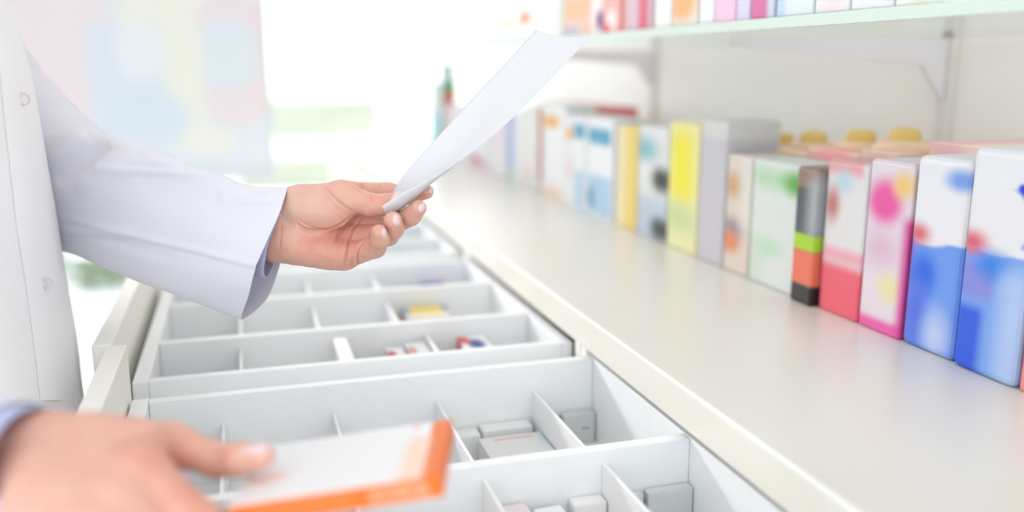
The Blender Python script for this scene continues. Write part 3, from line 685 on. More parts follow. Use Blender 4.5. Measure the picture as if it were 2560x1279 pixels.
def surface_nets(fn, lo, hi, h):
    n = np.ceil((hi-lo)/h).astype(int)+1
    xs = [lo[i]+h*np.arange(n[i]) for i in range(3)]
    G = np.stack(np.meshgrid(*xs, indexing='ij'), -1).reshape(-1, 3)
    val = np.empty(len(G)); st = 400000
    for i in range(0, len(G), st): val[i:i+st] = fn(G[i:i+st])
    val = val.reshape(n)
    s = val < 0
    c = [(i, j, k) for i in (0, 1) for j in (0, 1) for k in (0, 1)]
    def cut(A, o): return A[o[0]:A.shape[0]-1+o[0], o[1]:A.shape[1]-1+o[1], o[2]:A.shape[2]-1+o[2]]
    cnt = sum(cut(s, o).astype(int) for o in c)
    act = (cnt > 0) & (cnt < 8)
    idx = -np.ones(act.shape, int); idx[act] = np.arange(act.sum())
    acc = np.zeros((act.sum(), 3)); m = np.zeros(act.sum())
    for a in range(8):
        for ax in range(3):
            if c[a][ax]: continue
            b = list(c[a]); b[ax] = 1; b = tuple(b)
            va = cut(val, c[a])[act]; vb = cut(val, b)[act]; cr = (va < 0) != (vb < 0)
            t = np.where(cr, va/np.where(cr, va-vb, 1), 0)
            pos = np.array(c[a], float)[None, :].repeat(len(t), 0); pos[:, ax] += t
            acc += pos*cr[:, None]; m += cr
    ijk = np.stack(np.nonzero(act), -1)
    V = lo+(ijk+acc/m[:, None])*h
    Fs = []
    for ax in range(3):
        o = [(1, 0, 0), (0, 1, 0), (0, 0, 1)]; u, v = [(1, 2), (2, 0), (0, 1)][ax]
        sl0 = [slice(1, -1)]*3; sl0[ax] = slice(0, -1); sl1 = [slice(1, -1)]*3; sl1[ax] = slice(1, None)
        A = s[tuple(sl0)]; Bq = s[tuple(sl1)]; e = np.stack(np.nonzero(A != Bq), -1)
        e2 = e+1; e2[:, ax] -= 1
        inside = A[tuple(e.T)]
        def gi(du, dv):
            q = e2.copy(); q[:, u] -= du; q[:, v] -= dv; return idx[tuple(q.T)]
        Q = np.stack([gi(0, 0), gi(1, 0), gi(1, 1), gi(0, 1)], -1)
        Q[~inside] = Q[~inside][:, ::-1]
        Fs.append(Q)
    return V, np.concatenate(Fs)
def trace(fn, px, py, d0, d1=None):
    """depth where the pixel ray meets the surface; arrays"""
    px = np.atleast_1d(np.asarray(px, float)); py = np.atleast_1d(np.asarray(py, float))
    R_ = Fw[None]+Rt[None]*((px-CX)/FPX)[:, None]-Up[None]*((py-CY)/FPX)[:, None]; L_ = np.linalg.norm(R_, axis=1)
    d = np.full(len(px), d0, float)
    best = d.copy(); bv_ = np.full(len(px), 1e9)
    for _ in range(80):
        v = fn(C0+R_*d[:, None]); ok = (np.abs(v) < bv_) & (d < d0+.35); best = np.where(ok, d, best); bv_ = np.where(ok, np.abs(v), bv_)
        d = d+np.minimum(v, .05)/L_*.8
    P = C0+R_*best[:, None]
    for _ in range(3):          # rays that just miss settle on the nearest surface point
        v = fn(P); e = 1e-4
        g = np.stack([fn(P+np.eye(3)[k]*e)-fn(P-np.eye(3)[k]*e) for k in range(3)], -1); g /= np.linalg.norm(g, axis=1)[:, None]+1e-9
        P = P-g*np.where(bv_ > 2e-4, v, 0)[:, None]
    return P

# ---- raised left hand -------------------------------------------------
Lw = {'wu': (705, 517, .752), 'wl': (688, 602, .748)}
fing_L = [
    [((868, 485, .767), .0110), ((968, 483, .769), .0090), ((1030, 487, .764), .0077), ((1065, 479, .759), .0064)],
    [((880, 545, .765), .0118), ((982, 562, .753), .0090), ((1028, 539, .736), .0078), ((1046, 520, .729), .0067)],
    [((878, 598, .757), .0118), ((970, 586, .742), .0090), ((984, 571, .724), .0081), ((982, 551, .713), .0074)],
    [((865, 640, .748), .0105), ((938, 618, .729), .0084), ((950, 599, .714), .0072), ((947, 581, .707), .0065)]]
thumb_L = [((855, 488, .737), .0118), ((928, 512, .733), .0088), ((962, 511, .732), .0083), ((994, 499, .7315), .0066)]
A3 = lambda q: at(*q)
camax = np.stack([Rt, Up, Fw])
def palm_L(P):
    c = lambda a, ra, b, rb: rc(P, A3(a), A3(b), ra, rb)
    wr = smin(c((430, 515, .80), .020, (702, 528, .754), .0152), c((430, 560, .80), .020, (690, 603, .750), .0160), .016)
    d = wr
    for a, ra, b, rb in (((735, 515, .754), .0145, (866, 486, .765), .0105), ((705, 545, .757), .0155, (880, 545, .766), .0118), ((700, 580, .755), .0155, (876, 598, .757), .0118),
                         ((695, 605, .750), .0150, (863, 640, .748), .0103), ((745, 612, .744), .0150, (825, 632, .744), .0128)):
        d = smin(d, c(a, ra, b, rb), .010)
    d = smin(d, c((757, 505, .748), .0138, (853, 488, .737), .0118), .012)
    th = ell(P, A3((808, 527, .737)), camax, np.array([.026, .0155, .0125]))
    d = smin(d, th, .010)
    return d
def hand_L_base(P):
    pl = palm_L(P)
    d = pl
    for f in fing_L:
        ch = chain(P, [(A3(p), r) for p, r in f], .0035); d = np.minimum(d, smin(pl, ch, .0055))
    ch = chain(P, [(A3(p), r) for p, r in thumb_L], .004); d = np.minimum(d, smin(pl, ch, .006))
    return d
def cpx(l): return np.array([(600+x/4., 400+y/4.) for x, y in l])
creases_L = [  # crop pixel paths: (points, depth, width)
    ([(830, 262), (890, 315), (950, 380), (1010, 435), (1080, 485), (1150, 525)], .0011, .0010),
    ([(560, 600), (600, 665), (680, 698), (780, 700), (880, 690), (980, 655), (1060, 600), (1130, 545)], .0013, .0012),
    ([(540, 560), (640, 630), (740, 670), (860, 680)], .0005, .0010),
    ([(1235, 550), (1185, 620), (1130, 700), (1095, 790), (1070, 880), (1055, 980), (1048, 1080)], .0017, .0009),
    ([(1150, 545), (1080, 620), (1020, 700), (970, 790), (930, 880)], .0008, .0012),
    ([(1290, 800), (1230, 830), (1190, 880), (1175, 950), (1185, 1050)], .0016, .0009),
    ([(1320, 335), (1308, 390), (1312, 425)], .0005, .0005), ([(1385, 352), (1378, 395)], .0003, .0005),
    ([(1310, 700), (1285, 750), (1292, 800)], .0010, .0008), ([(1215, 225), (1228, 290)], .0006, .0006), ([(1390, 228), (1402, 300)], .0006, .0006),
    ([(1120, 960), (1118, 1060)], .0005, .0007), ([(415, 600), (408, 760), (392, 940)], .0004, .0010),
    ([(1640, 560), (1650, 610)], .0006, .0006), ([(1270, 860), (1280, 930)], .0005, .0007),
]
cr3 = []
for pts, dep, wd in creases_L:
    q = cpx(pts); q = catmull(q, 2); cr3.append((trace(hand_L_base, q[:, 0], q[:, 1], .66), dep, wd))
def hand_L(P):
    d = hand_L_base(P)
    nm = np.abs(d) < .004
    if not nm.any(): return d
    full, P, d = d, P[nm], d[nm]
    for pts, dep, wd in cr3:
        e, tp = creasedist(P, pts); d = d+tp*dep*np.exp(-(e/wd)**2)-tp*dep*.30*np.exp(-((e-wd*2.6)/(wd*1.6))**2)
    full = full.copy(); full[nm] = d
    return full
def bounds(pts, pad): A = np.array(pts); return A.min(0)-pad, A.max(0)+pad
ptsL = [A3(p) for f in fing_L for p, r in f]+[A3(p) for p, r in thumb_L]+[A3((600, 470, .76)), A3((600, 650, .76)), A3((640, 540, .73)), A3((640, 540, .79)), A3((860, 670, .745))]
lo, hi = bounds(ptsL, .020)
VL, FL = surface_nets(hand_L, lo, hi, .0008)

# ---- right hand in the foreground, holding the orange box ----------------
fing_R = [
    [((345, 1180, .452), .0135), ((500, 1302, .452), .0102), ((610, 1352, .478), .0085), ((690, 1335, .50), .0072)],
    [((300, 1250, .440), .0135), ((440, 1385, .442), .0102), ((560, 1425, .470), .0085), ((650, 1400, .495), .0072)],
    [((250, 1310, .430), .0125), ((390, 1450, .438), .0095), ((510, 1480, .468), .0080), ((600, 1450, .492), .0068)],
    [((200, 1360, .422), .0110), ((330, 1500, .436), .0085), ((430, 1530, .460), .0072), ((510, 1500, .480), .0062)]]
thumb_R = [((428, 1112, .492), .0112), ((545, 1150, .492), .0090), ((600, 1147, .486), .0085), ((655, 1139, .480), .0070)]
def palm_R(P):
    c = lambda a, ra, b, rb: rc(P, A3(a), A3(b), ra, rb)
    d = smin(c((-260, 1130, .47), .026, (80, 1118, .470), .0180), c((-260, 1230, .46), .026, (60, 1195, .458), .0175), .016)
    for a, ra, b, rb in (((110, 1118, .470), .0175, (360, 1112, .474), .0130), ((110, 1150, .468), .0170, (345, 1182, .455), .0140), ((100, 1180, .458), .0165, (300, 1250, .442), .0140),
                         ((90, 1210, .448), .0160, (250, 1310, .432), .0125), ((80, 1230, .442), .0150, (200, 1355, .424), .0110), ((240, 1112, .478), .0155, (428, 1112, .492), .0112)):
        d = smin(d, c(a, ra, b, rb), .012)
    return d
def hand_R(P):
    pl = palm_R(P); d = pl
    for f in fing_R:
        ch = chain(P, [(A3(p), r) for p, r in f], .004); d = np.minimum(d, smin(pl, ch, .009))
    ch = chain(P, [(A3(p), r) for p, r in thumb_R], .005); return np.minimum(d, smin(pl, ch, .008))
ptsR = [A3(p) for f in fing_R for p, r in f]+[A3(p) for p, r in thumb_R]+[A3((-60, 1080, .47)), A3((-60, 1240, .46))]
lo, hi = bounds(ptsR, .022)
VR, FR = surface_nets(hand_R, lo, hi, .0018)

# ---- rest of the body: torso, neck, head, arms, legs (coarser field, same mesh) ----
TY = .83                        # torso centre line
sh_L, el_L = at(-110, -60, .97), at(150, 460, .895)
sh_R, el_R = np.array([-.30, .655, 1.36]), np.array([-.34, .46, 1.10])
wr_L, wr_R = at(600, 545, .775), at(-120, 1150, .468)
def body_fn(P):
    d = ell(P, np.array([-.29, TY, 1.22]), np.eye(3), np.array([.095, .145, .22]))
    d = smin(d, ell(P, np.array([-.29, TY, .98]), np.eye(3), np.array([.105, .150, .16])), .05)
    d = smin(d, rc(P, np.array([-.29, TY-.10, 1.36]), np.array([-.29, TY+.10, 1.36]), .055, .055), .05)
    d = smin(d, rc(P, np.array([-.29, TY, 1.38]), np.array([-.27, TY, 1.50]), .052, .050), .03)
    d = smin(d, ell(P, np.array([-.245, TY, 1.60]), np.eye(3), np.array([.095, .072, .115])), .02)
    d = smin(d, ell(P, np.array([-.155, TY, 1.585]), np.eye(3), np.array([.018, .010, .018])), .012)   # nose
    for s in (-1, 1): d = smin(d, ell(P, np.array([-.25, TY+s*.075, 1.595]), np.eye(3), np.array([.018, .008, .030])), .004)
    for a, b, w2 in ((sh_L, el_L, wr_L), (sh_R, el_R, wr_R)):
        md_ = at(-5, 245, .940) if a is sh_L else (a+b)/2
        d = smin(d, rc(P, a, md_, .036, .034), .03); d = smin(d, rc(P, md_, b, .034, .033), .02); d = smin(d, rc(P, b, w2, .033, .024), .01)
    for s in (-1, 1):
        hp, kn, an = np.array([-.29, TY+s*.085, .92]), np.array([-.28, TY+s*.09, .50]), np.array([-.31, TY+s*.09, .09])
        d = smin(d, rc(P, hp, kn, .082, .055), .03); d = smin(d, rc(P, kn, an, .052, .034), .01)
        d = smin(d, rc(P, an+np.array([-.02, 0, -.045]), an+np.array([.12, 0, -.058]), .036, .026), .015)
    return d
VB, FB = surface_nets(body_fn, np.array([-.50, .35, .0]), np.array([.10, 1.2, 1.75]), .010)
V = np.concatenate([VB, VL, VR]); Fa = np.concatenate([FB, FL+len(VB), FR+len(VB)+len(VL)])
me = bpy.data.meshes.new('person'); me.vertices.add(len(V)); me.vertices.foreach_set('co', V.ravel())
me.loops.add(len(Fa)*4); me.polygons.add(len(Fa)); me.loops.foreach_set('vertex_index', Fa.ravel().astype(np.int32))
me.polygons.foreach_set('loop_start', (np.arange(len(Fa))*4).astype(np.int32)); me.update(calc_edges=True); me.validate()
fl = me.attributes.new('flush', 'FLOAT', 'POINT')
# ruddiness of the skin: heel of the hand, fingertips redder, creases darker red, wrist paler
F_ = np.full(len(V), .42)
nb, nl = len(VB), len(VL)
pL = proj(VL); f = np.full(nl, .40)
def blob(cx, cy, rx, ry, a): return a*np.exp(-(((pL[:, 0]-cx)/rx)**2+((pL[:, 1]-cy)/ry)**2))
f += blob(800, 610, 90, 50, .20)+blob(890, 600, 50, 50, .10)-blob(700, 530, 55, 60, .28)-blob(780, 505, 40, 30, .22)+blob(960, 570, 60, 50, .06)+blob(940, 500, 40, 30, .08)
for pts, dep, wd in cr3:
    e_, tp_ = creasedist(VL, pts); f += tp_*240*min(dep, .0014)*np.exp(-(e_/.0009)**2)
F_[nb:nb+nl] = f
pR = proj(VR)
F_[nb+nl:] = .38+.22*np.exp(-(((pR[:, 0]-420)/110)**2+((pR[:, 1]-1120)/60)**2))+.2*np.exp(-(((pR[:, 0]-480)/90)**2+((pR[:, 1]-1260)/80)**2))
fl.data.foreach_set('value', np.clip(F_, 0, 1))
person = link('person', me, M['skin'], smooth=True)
tag(person, 'person in white lab coat, one hand raised with paper, the other holding a box', 'person')

# nails, laid on the fingertips
def nail(fn, cx, cy, rx, ry, ang, d0, bulge=.0005, name='fingernail', tipw=.3):
    V_, F2 = [], []; nr, na = 6, 28
    px, py = [cx], [cy]
    for i in range(1, nr+1):
        for j in range(na):
            a = 2*math.pi*j/na; r = i/nr
            X, Y = rx*r*math.cos(a), ry*r*math.sin(a)
            X *= 1+tipw*0.3*math.sin(a)
            px.append(cx+X*math.cos(ang)-Y*math.sin(ang)); py.append(cy+X*math.sin(ang)+Y*math.cos(ang))
    S = trace(fn, px, py, d0)
    e = 1e-4
    g = np.stack([fn(S+np.eye(3)[k]*e)-fn(S-np.eye(3)[k]*e) for k in range(3)], -1); g /= np.linalg.norm(g, axis=1)[:, None]
    rr = np.array([0]+[i/nr for i in range(1, nr+1) for j in range(na)])
    S = S+g*(bulge*(1-rr**4)-.00015)[:, None]
    for j in range(na): F2.append((0, 1+j, 1+(j+1) % na))
    for i in range(nr-1):
        for j in range(na):
            a, b = 1+i*na+j, 1+i*na+(j+1) % na; F2.append((a, a+na, b+na, b))
    o = link(name, new_me(name, S, F2), M['nail'], person, smooth=True)
    return o
nail(hand_L, 991, 549, 9.5, 17, math.radians(-8), .66)
nail(hand_L, 961, 583, 7.5, 15.5, math.radians(-6), .66)
nail(hand_L, 1055.5, 518, 8.5, 14, math.radians(22), .66)
nail(hand_L, 1079, 474, 5.5, 12, math.radians(12), .68)
nail(hand_L, 1000, 488, 25, 10, math.radians(-22), .66, bulge=.0020)
nail(hand_R, 640, 1121, 40, 13, math.radians(-8), .40, bulge=.0008)

# hair cap on the head
bm = bmesh.new(); bmesh.ops.create_icosphere(bm, subdivisions=4, radius=1)
for v in bm.verts:
    c = v.co.copy(); v.co = Vector((-.262+c.x*.098, TY+c.y*.083, 1.625+c.z*.108))
    if c.x > .35 and c.z < .35: v.co.x -= (c.x-.35)*.13
    if c.z < -.2: v.co.x -= .02*(-c.z)
o = link('hair', fin(bm, 'hair'), M['hair'], person, smooth=True)
# trousers and shoes
for s, nm in ((-1, 'r'), (1, 'l')):
    bm = bmesh.new()
    prof = [(.058, .07), (.066, .30), (.075, .52), (.095, .86), (.10, .95)]
    bm_lathe(bm, prof, 24, -.29, TY+s*.092)
    link('trouser_leg', fin(bm, 'trouser_leg'), M['trouser'], person, smooth=True)
    bm = bmesh.new(); bm_box(bm, -.385, -.145, TY+s*.092-.048, TY+s*.092+.048, 0.0, .075, bev=.03, seg=4)
    link('shoe', fin(bm, 'shoe'), M['shoe'], person, smooth=True)

# ------------------------------------------------------------------ lab coat
def loft(rings, closed_end=(False, False)):
    n = len(rings[0]); V_, F2 = [], []
    for r in rings: V_ += [tuple(p) for p in r]
    for i in range(len(rings)-1):
        for j in range(n):
            a, b = i*n+j, i*n+(j+1) % n; F2.append((a, b, b+n, a+n))
    return V_, F2
# torso front line in the photograph: (height, pixel of the right-hand outline)
sil = [(-300, -60), (0, 33), (82, 55), (191, 88), (334, 112), (509, 142), (700, 172), (850, 200), (1010, 219), (1150, 236), (1500, 262)]
sy = [a for a, b in sil]; sx = [b for a, b in sil]
def silx(py): return float(np.interp(py, sy, sx))
rings = []
NA = 96
zs = list(np.linspace(.52, 1.385, 60))
for z in zs:
    hw = float(np.interp(z, [.5, .95, 1.1, 1.3, 1.36, 1.40], [.235, .205, .185, .190, .160, .12]))
    dp = float(np.interp(z, [.5, .95, 1.1, 1.3, 1.36, 1.40], [.155, .135, .125, .125, .11, .08]))
    cxx = -.30
    for it in range(25):
        P = np.array([[cxx+dp*np.sign(math.cos(a))*abs(math.cos(a))**.85, TY+hw*np.sign(math.sin(a))*abs(math.sin(a))**.95, z] for a in np.linspace(0, 2*math.pi, NA, endpoint=False)])
        pr = proj(P); k = int(np.argmax(pr[:, 0])); tgt = silx(pr[k, 1]); err = (tgt-pr[k, 0])*pr[k, 2]/FPX
        cxx += err*.9
        if abs(err) < 1e-5: break
    if z > 1.30: cxx = min(cxx, -.255)
    wob = np.array([.0028*math.sin(3*a+z*3)+.0022*math.sin(11*a+z*9)*(1.35-z)*1.6 for a in np.linspace(0, 2*math.pi, NA, endpoint=False)])
    C_ = np.array([cxx, TY, z]); D = P-C_; D /= np.linalg.norm(D, axis=1)[:, None]
    rings.append(P+D*wob[:, None])
V_, F2 = loft(rings)
coat = link('lab_coat', new_me('lab_coat', V_, F2), M['coat'], person, smooth=True)
md = coat.modifiers.new('s', 'SOLIDIFY'); md.thickness = .0012; md.offset = -1
bv = None
from mathutils.bvhtree import BVHTree
bvt = BVHTree.FromPolygons([Vector(v) for v in V_], F2)
# placket: a doubled strip running down the front, with press studs
def hit(px, py):
    r = ray(px, py); loc, nor, i, dd = bvt.ray_cast(Vector(C0), Vector(r).normalized()); return loc, nor
plv, plf = [], []
stations = [(20, 0), (50, 100), (65, 248), (82, 400), (100, 560), (123, 708), (142, 850), (160, 1000)]
row = 0
for (px, py) in catmull(stations, 6):
    pts = []
    for off in (-58, -40, -20, 0):
        l, n_ = hit(px+off-2, py)
        if l is None: pts = None; break
        if n_.dot(Vector(C0)-l) < 0: n_ = -n_
        pts.append(l+n_*(.0016 if off not in (0, -58) else .0004))
    if pts: plv += [tuple(p) for p in pts]; row += 1
for i in range(row-1):
    for j in range(3): plf.append((i*4+j, i*4+j+1, (i+1)*4+j+1, (i+1)*4+j))
if row > 1: link('placket', new_me('placket', plv, plf), M['coat'], coat, smooth=True)
M['stud'] = mat('pearly press stud rim', (.68, .57, .57), rough=.3, spec=.6)
M['studc'] = mat('pearly press stud centre', (.80, .78, .80), rough=.3, spec=.6)
for (px, py) in ((50, 248), (107, 708)):
    l, n_ = hit(px, py)
    if n_.dot(Vector(C0)-l) < 0: n_ = -n_
    bm = bmesh.new(); ro, ri, t_ = .0052, .0035, .0012
    bm_r = [[bm.verts.new((r*math.cos(a), r*math.sin(a), z)) for a in [2*math.pi*k/32 for k in range(32)]] for r, z in ((ro, 0), (ro*.95, t_), (ri*1.05, t_), (ri, .0004))]
    for a, b in zip(bm_r, bm_r[1:]):
        for k in range(32): bm.faces.new((a[k], a[(k+1) % 32], b[(k+1) % 32], b[k]))
    q = (n_*.5+(Vector(C0)-l).normalized()*.5).to_track_quat('Z', 'Y')
    sd = link('press_stud', fin(bm, 'press_stud'), M['stud'], coat, loc=l+n_*.0026, smooth=True); sd.rotation_mode = 'QUATERNION'; sd.rotation_quaternion = q

# left sleeve: cross sections measured along the arm
secs = [
 [(720, 475, .748), (697, 533, .726), (667, 605, .716), (640, 672, .716), (622, 738, .724), (606, 797, .748), (668, 744, .780), (701, 655, .790), (717, 560, .778)],
 [(668, 474, .753), (645, 530, .730), (620, 600, .719), (594, 663, .719), (578, 722, .727), (566, 784, .752), (622, 740, .783), (655, 648, .794), (668, 550, .782)],
 [(628, 472, .760), (602, 525, .735), (575, 590, .725), (548, 652, .725), (532, 708, .733), (524, 768, .757), (575, 735, .788), (610, 640, .80), (627, 545, .79)],
 [(560, 453, .770), (540, 500, .748), (512, 570, .736), (490, 635, .735), (475, 690, .742), (465, 745, .766), (500, 720, .80), (535, 630, .815), (555, 530, .802)],
 [(495, 432, .783), (478, 475, .760), (455, 550, .748), (436, 620, .748), (424, 672, .754), (415, 725, .776), (445, 700, .812), (475, 610, .828), (490, 510, .815)],
 [(400, 384, .805), (388, 428, .783), (370, 515, .770), (356, 600, .770), (346, 650, .776), (340, 700, .796), (365, 670, .833), (390, 580, .848), (400, 470, .838)],
 [(310, 350, .828), (300, 390, .806), (288, 480, .793), (276, 580, .793), (268, 628, .800), (262, 668, .816), (285, 640, .856), (300, 550, .870), (310, 430, .860)],
 [(225, 333, .850), (218, 375, .828), (208, 465, .817), (200, 556, .818), (194, 600, .825), (190, 635, .840), (205, 610, .880), (218, 520, .893), (226, 410, .882)],
 [(140, 332, .872), (130, 372, .852), (120, 460, .843), (112, 536, .846), (106, 580, .852), (102, 612, .866), (112, 580, .905), (125, 500, .915), (138, 400, .905)],
 [(60, 345, .895), (50, 385, .878), (42, 450, .870), (35, 515, .875), (30, 555, .882), (28, 585, .895), (38, 550, .93), (48, 480, .94), (58, 400, .93)]]
def widen(s):
    (tx, ty, td), (ux, uy, ud), (bx, by, bd) = s[0], s[1], s[8]
    return [(tx, ty-5, td), (ux*.35+tx*.65, uy*.3+(ty-5)*.7, ud*.65+td*.35-.002)]+list(s[1:])+[(bx*.35+tx*.65, by*.3+(ty-5)*.7, bd*.6+td*.4)]
K3 = np.array([[at(*p) for p in widen(s)] for s in secs])
ringsK = [catmull(k, 14, closed=True) for k in K3]              # 126 points around
RK = np.array(ringsK); along = catmull(RK.reshape(len(RK), -1), 14).reshape(-1, RK.shape[1], 3)
nS, nA = along.shape[:2]
flat_ = along.reshape(-1, 3)
# surface normals
du = np.gradient(along, axis=0); dv = np.roll(along, -1, 1)-np.roll(along, 1, 1)
nn = np.cross(du, dv); nn /= np.linalg.norm(nn, axis=2)[:, :, None]+1e-12
cen = along.mean(1, keepdims=True); sg = np.sign(((along-cen)*nn).sum(2)); nn *= np.where(np.median(sg) < 0, -1, 1)
pp = proj(flat_); X_, Y_ = pp[:, 0].reshape(nS, nA), pp[:, 1].reshape(nS, nA)
front = np.clip((-(nn@Fw)), 0, 1)
def fold(x0, y0, x1, y1, w_, amp, asym=1.0):
    ax, ay = x1-x0, y1-y0; L2 = ax*ax+ay*ay; t = ((X_-x0)*ax+(Y_-y0)*ay)/L2; tc_ = np.clip(t, 0, 1)
    dist = np.hypot(X_-(x0+ax*tc_), Y_-(y0+ay*tc_)); side = np.sign((X_-x0)*ay-(Y_-y0)*ax)
    wv = w_*np.where(side > 0, asym, 1.0); return amp*np.exp(-(dist/wv)**2)*np.sin(np.pi*np.clip(t*.9+.05, 0, 1))**.5
disp = np.zeros_like(X_)
fr = front**.5
disp += fold(250, 430, 485, 434, 7, .0042, 4.0)*fr+fold(470, 433, 580, 462, 6, .0036, 3.0)*fr
disp -= fold(265, 416, 480, 420, 9, .0026)*fr
disp += fold(560, 506, 680, 500, 10, .0014, 2.5)*fr-fold(570, 492, 665, 485, 10, .0012)*fr
disp += fold(120, 420, 215, 345, 16, .0045, 2)*fr-fold(150, 450, 270, 365, 18, .0035)*fr+fold(200, 470, 330, 380, 22, .0025)*fr
disp -= fold(160, 560, 420, 640, 16, .0014)*fr
disp += fold(150, 545, 660, 668, 5, .0016, 2)*fr
disp += fold(160, 578, 330, 590, 8, .0018, 2)*fr
disp += .0009*np.sin(X_*.021+Y_*.012)*np.sin(Y_*.017-X_*.006)*fr
along = along+nn*(disp*1.6)[:, :, None]
# turned hem of the cuff: a slightly thicker band with its stitch groove
V_, F2 = loft(list(along))
sleeve = link('coat_sleeve', new_me('coat_sleeve', V_, F2), M['sleeve'], person, smooth=True)
md = sleeve.modifiers.new('s', 'SOLIDIFY'); md.thickness = .0008; md.offset = -1
md2 = sleeve.modifiers.new('b', 'SUBSURF'); md2.levels = 0; md2.render_levels = 1
hem = along[:14*1+2]; off_ = nn[:16]
hr = [h_+o_*(.0007 if 0 < i_ < 13 else .0001) for i_, (h_, o_) in enumerate(zip(hem[:14], off_[:14]))]
V_, F2 = loft(hr)
link('cuff_hem', new_me('cuff_hem', V_, F2), M['sleeve'], sleeve, smooth=True)
# upper sleeve
ua = [((325, 455, .888), .012), ((300, 440, .895), .034), ((215, 420, .900), .042), ((135, 370, .910), .046), ((65, 305, .92), .048), ((-5, 225, .94), .049), ((-80, 110, .96), .052), ((-130, -40, .97), .056), (np.array([-.29, 1.00, 1.375]), .056), (np.array([-.285, .93, 1.385]), .05)]
rg = []
for i, (p, r) in enumerate(ua):
    wp = lambda q: q if isinstance(q, np.ndarray) else at(*q)
    a = wp(ua[max(i-1, 0)][0]); b = wp(ua[min(i+1, len(ua)-1)][0]); t = (b-a)/np.linalg.norm(b-a); c_ = wp(p)
    e1 = np.cross(t, Fw); e1 /= np.linalg.norm(e1); e2 = np.cross(t, e1)
    rg.append([c_+(e1*math.cos(q)+e2*math.sin(q)*.8)*r for q in np.linspace(0, 2*math.pi, 24, endpoint=False)])
rg = catmull(np.array(rg).reshape(len(rg), -1), 8).reshape(-1, 24, 3)
for i in range(len(rg)):
    for j in range(24): rg[i, j] += Up*.0012*math.sin(i*.9+j*.7)
V_, F2 = loft(list(rg))
o = link('upper_sleeve', new_me('upper_sleeve', V_, F2), M['sleeve'], person, smooth=True); md = o.modifiers.new('s', 'SOLIDIFY'); md.thickness = .001; md2 = o.modifiers.new('b', 'SUBSURF'); md2.levels = 0; md2.render_levels = 1

# lavender shirt cuff around the left wrist
cf = [
 [(716, 484, .752), (694, 545, .733), (672, 604, .727), (664, 645, .729), (660, 678, .738), (667, 693, .752), (682, 668, .772), (692, 630, .780), (712, 545, .776)],
 [(690, 480, .756), (668, 541, .737), (650, 600, .729), (641, 642, .730), (636, 676, .739), (640, 690, .753), (655, 664, .774), (668, 626, .782), (688, 541, .779)],
 [(600, 470, .772), (580, 520, .755), (565, 575, .750), (556, 610, .752), (552, 640, .757), (556, 650, .768), (570, 630, .785), (582, 595, .792), (600, 530, .792)]]
ck = catmull(np.array([catmull([at(*p) for p in s], 10, closed=True) for s in cf]).reshape(3, -1), 10).reshape(-1, 90, 3)
V_, F2 = loft(list(ck))
o = link('shirt_cuff', new_me('shirt_cuff', V_, F2), M['shirt'], person, smooth=True); md = o.modifiers.new('s', 'SOLIDIFY'); md.thickness = .0010; md.offset = 1
# right arm: shirt cuff and coat sleeve, close to the camera
def tube(name, keys, m, n=32, sub=8):
    rg = []
    for i, (p, ra, rb) in enumerate(keys):
        P0 = [np.array(k[0]) if len(k[0]) == 3 and k[0][2] < 3 and isinstance(k[0], np.ndarray) else at(*k[0]) for k in keys]
        a, b = P0[max(i-1, 0)], P0[min(i+1, len(keys)-1)]; t = (b-a)/np.linalg.norm(b-a)
        e1 = np.cross(t, Fw); e1 /= np.linalg.norm(e1); e2 = np.cross(t, e1)
        rg.append([P0[i]+e1*math.cos(q)*ra+e2*math.sin(q)*rb for q in np.linspace(0, 2*math.pi, n, endpoint=False)])
    rg = catmull(np.array(rg).reshape(len(rg), -1), sub).reshape(-1, n, 3)
    V_, F2 = loft(list(rg)); o = link(name, new_me(name, V_, F2), m, person, smooth=True)
    md = o.modifiers.new('s', 'SOLIDIFY'); md.thickness = .0012; md.offset = 1; return o
tube('shirt_cuff', [((90, 1142, .456), .0245, .034), ((20, 1150, .458), .027, .035), ((-120, 1155, .468), .031, .026)], M['shirt'])
tube('coat_sleeve', [((34, 1138, .456), .0265, .0365), ((-80, 1140, .462), .033, .042), ((wr_R*.6+el_R*.4), .044, .044), (el_R*.8+wr_R*.2, .052, .050), (el_R, .057, .054), ((el_R+sh_R)/2, .062, .058), (sh_R, .066, .062), (sh_R+np.array([.01, .06, .02]), .06, .06)], M['sleeve'])

# ------------------------------------------------------------------ held paper
stT = [0, .15, .3, .45, .62, .8, .93, 1]
Lp = [(952, 546, .7455), (975, 495, .7480), (1010, 436, .7505), (1085, 352, .758), (1170, 258, .769), (1255, 167, .780), (1315, 102, .788), (1340, 75, .792)]
Mp = [(963, 545, .742), (1011, 517, .742), (1063, 471, .7405), (1150, 403, .736), (1260, 315, .733), (1370, 203, .733), (1452, 118, .736), (1474, 90, .737)]
Fp = [(955, 515, .7185), (1003, 483, .7185), (1062, 453, .722), (1147, 403.5, .7345)]
SB = 10
Lc = catmull([at(*p) for p in Lp], SB); Mc = catmull([at(*p) for p in Mp], SB); Fc3 = catmull([at(*p) for p in Fp], SB)
rows = []
for i in range(len(Lc)):
    l, m_ = Lc[i], Mc[i]; t = i/(len(Lc)-1)
    sag = Fw*(.001+.010*math.sin(math.pi*t))-Up*.004*math.sin(math.pi*t)
    r = []
    for k in range(19):
        s = k/18; r.append(l*(1-s)+m_*s+sag*4*s*(1-s)*.55+Up*.003*math.sin(math.pi*s)*(t > .9)*(t-.9)*-10)
    f = Fc3[i] if i < len(Fc3) else m_
    wd_ = np.linalg.norm(f-m_)
    bul = -Up*wd_*.16+Rt*wd_*.16-Fw*wd_*.30
    for k in range(1, 9):
        s = k/8; r.append(m_*(1-s)+f*s+bul*4*s*(1-s)*.5)
    rows.append(r)
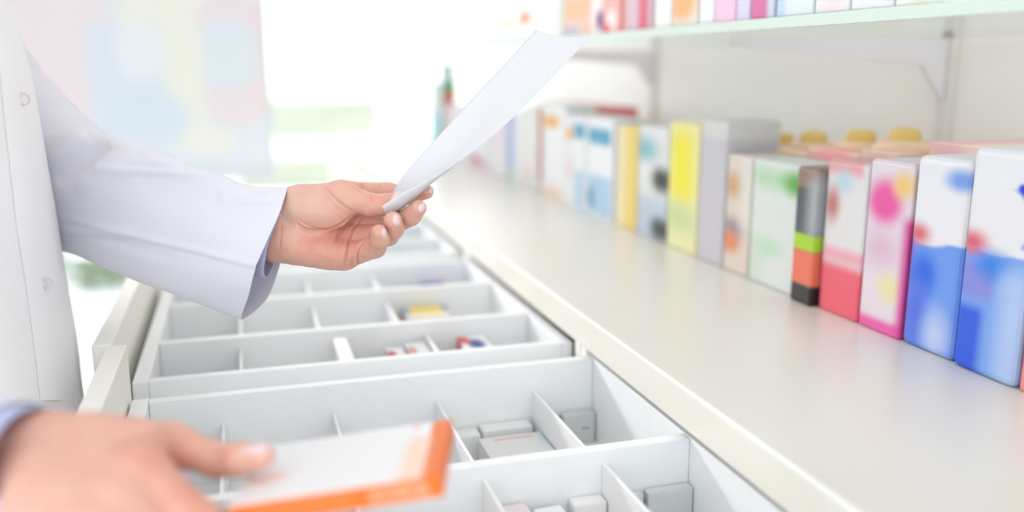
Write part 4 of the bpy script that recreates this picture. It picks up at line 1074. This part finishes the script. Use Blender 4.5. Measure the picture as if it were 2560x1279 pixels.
npx = len(rows[0]); PV = [tuple(p) for r in rows for p in r]
PF = [(i*npx+j, i*npx+j+1, (i+1)*npx+j+1, (i+1)*npx+j) for i in range(len(rows)-1) for j in range(npx-1)]
bm = bmesh.new(); vs = [bm.verts.new(p) for p in PV]
for q in PF: bm.faces.new([vs[k] for k in q])
bmesh.ops.remove_doubles(bm, verts=bm.verts, dist=.00012)
bmesh.ops.dissolve_degenerate(bm, dist=.00002, edges=bm.edges)
me = fin(bm, 'paper_sheet'); o = link('paper_sheet', me, M['paper'], smooth=True)
md = o.modifiers.new('s', 'SOLIDIFY'); md.thickness = .00022; md.offset = 0
tag(o, 'white sheet of paper held up between thumb and fingers, curled at its lower edge', 'paper')

# ------------------------------------------------------------------ orange and white box in the right hand
# pose fitted to the corners seen in the photograph
S_ = .92
o0 = np.array([-.0193, .4797, 1.0118-1.25])*S_+C0
a_, b_, c_ = -.2848, -.1543, -.0536
Lb, Wb, Hb = .1192*S_, .0912*S_, .0133*S_
top_print = print_mat('white and orange box print', (.76, .76, .78), [
    ('r', .905, -.5, 1.5, 1.5, .012, (.76, .16, .02)), ('r', .80, -.5, .905, .72, .05, (.85, .60, .48)), ('e', .82, .93, .02, .03, .5, (.8, .25, .12)),
    ('e', .12, .35, .10, .10, .4, (.84, .62, .56))], Lb, Wb, axis='xy')
side_print = mat('orange box side', (.74, .15, .015), rough=.4, spec=.3)
bm = bmesh.new(); bm_box(bm, 0, Lb, 0, Wb, -Hb, 0, bev=.0006)
mb = link('medicine_box', fin(bm, 'medicine_box'), [top_print, side_print], loc=o0)
mb.rotation_mode = 'QUATERNION'
mb.rotation_quaternion = (Matrix.Rotation(a_, 3, 'Z') @ Matrix.Rotation(b_, 3, 'Y') @ Matrix.Rotation(c_, 3, 'X')).to_quaternion()
for pl in mb.data.polygons:
    if pl.normal.z < .3: pl.material_index = 1
tag(mb, 'white medicine box with orange sides held in the near hand', 'box')
M['pale_ink'] = mat('pale orange lettering', (.80, .40, .25), rough=.5)
rnd = random.Random(3); bm = bmesh.new()
x = Lb*.66
while x < Lb*.93:       # a line of heavy letter strokes, too blurred in the photograph to read
    wl = rnd.uniform(.0012, .0028); hh = rnd.uniform(.0035, .0058)
    bm_box(bm, x, x+wl, -.0002, .0001, -Hb*.30-hh, -Hb*.30); x += wl+.0011
bm_box(bm, Lb*.66, Lb*.95, -.0002, .0001, -Hb*.92, -Hb*.86)
link('lettering', fin(bm, 'lettering'), M['pale_ink'], mb)
bm = bmesh.new()
for k in range(4): bm_box(bm, Lb*.10, Lb*.58, -.0002, .0001, -Hb*(.26+.17*k), -Hb*(.20+.17*k))
link('text_lines', fin(bm, 'text_lines'), mat('light orange lines', (.78, .24, .06), rough=.5), mb)
box_obj('end_flap', (Lb-.0002, Lb+.0004, .001, Wb-.001, -Hb+.0008, -.0008), side_print, mb, bev=.0002)
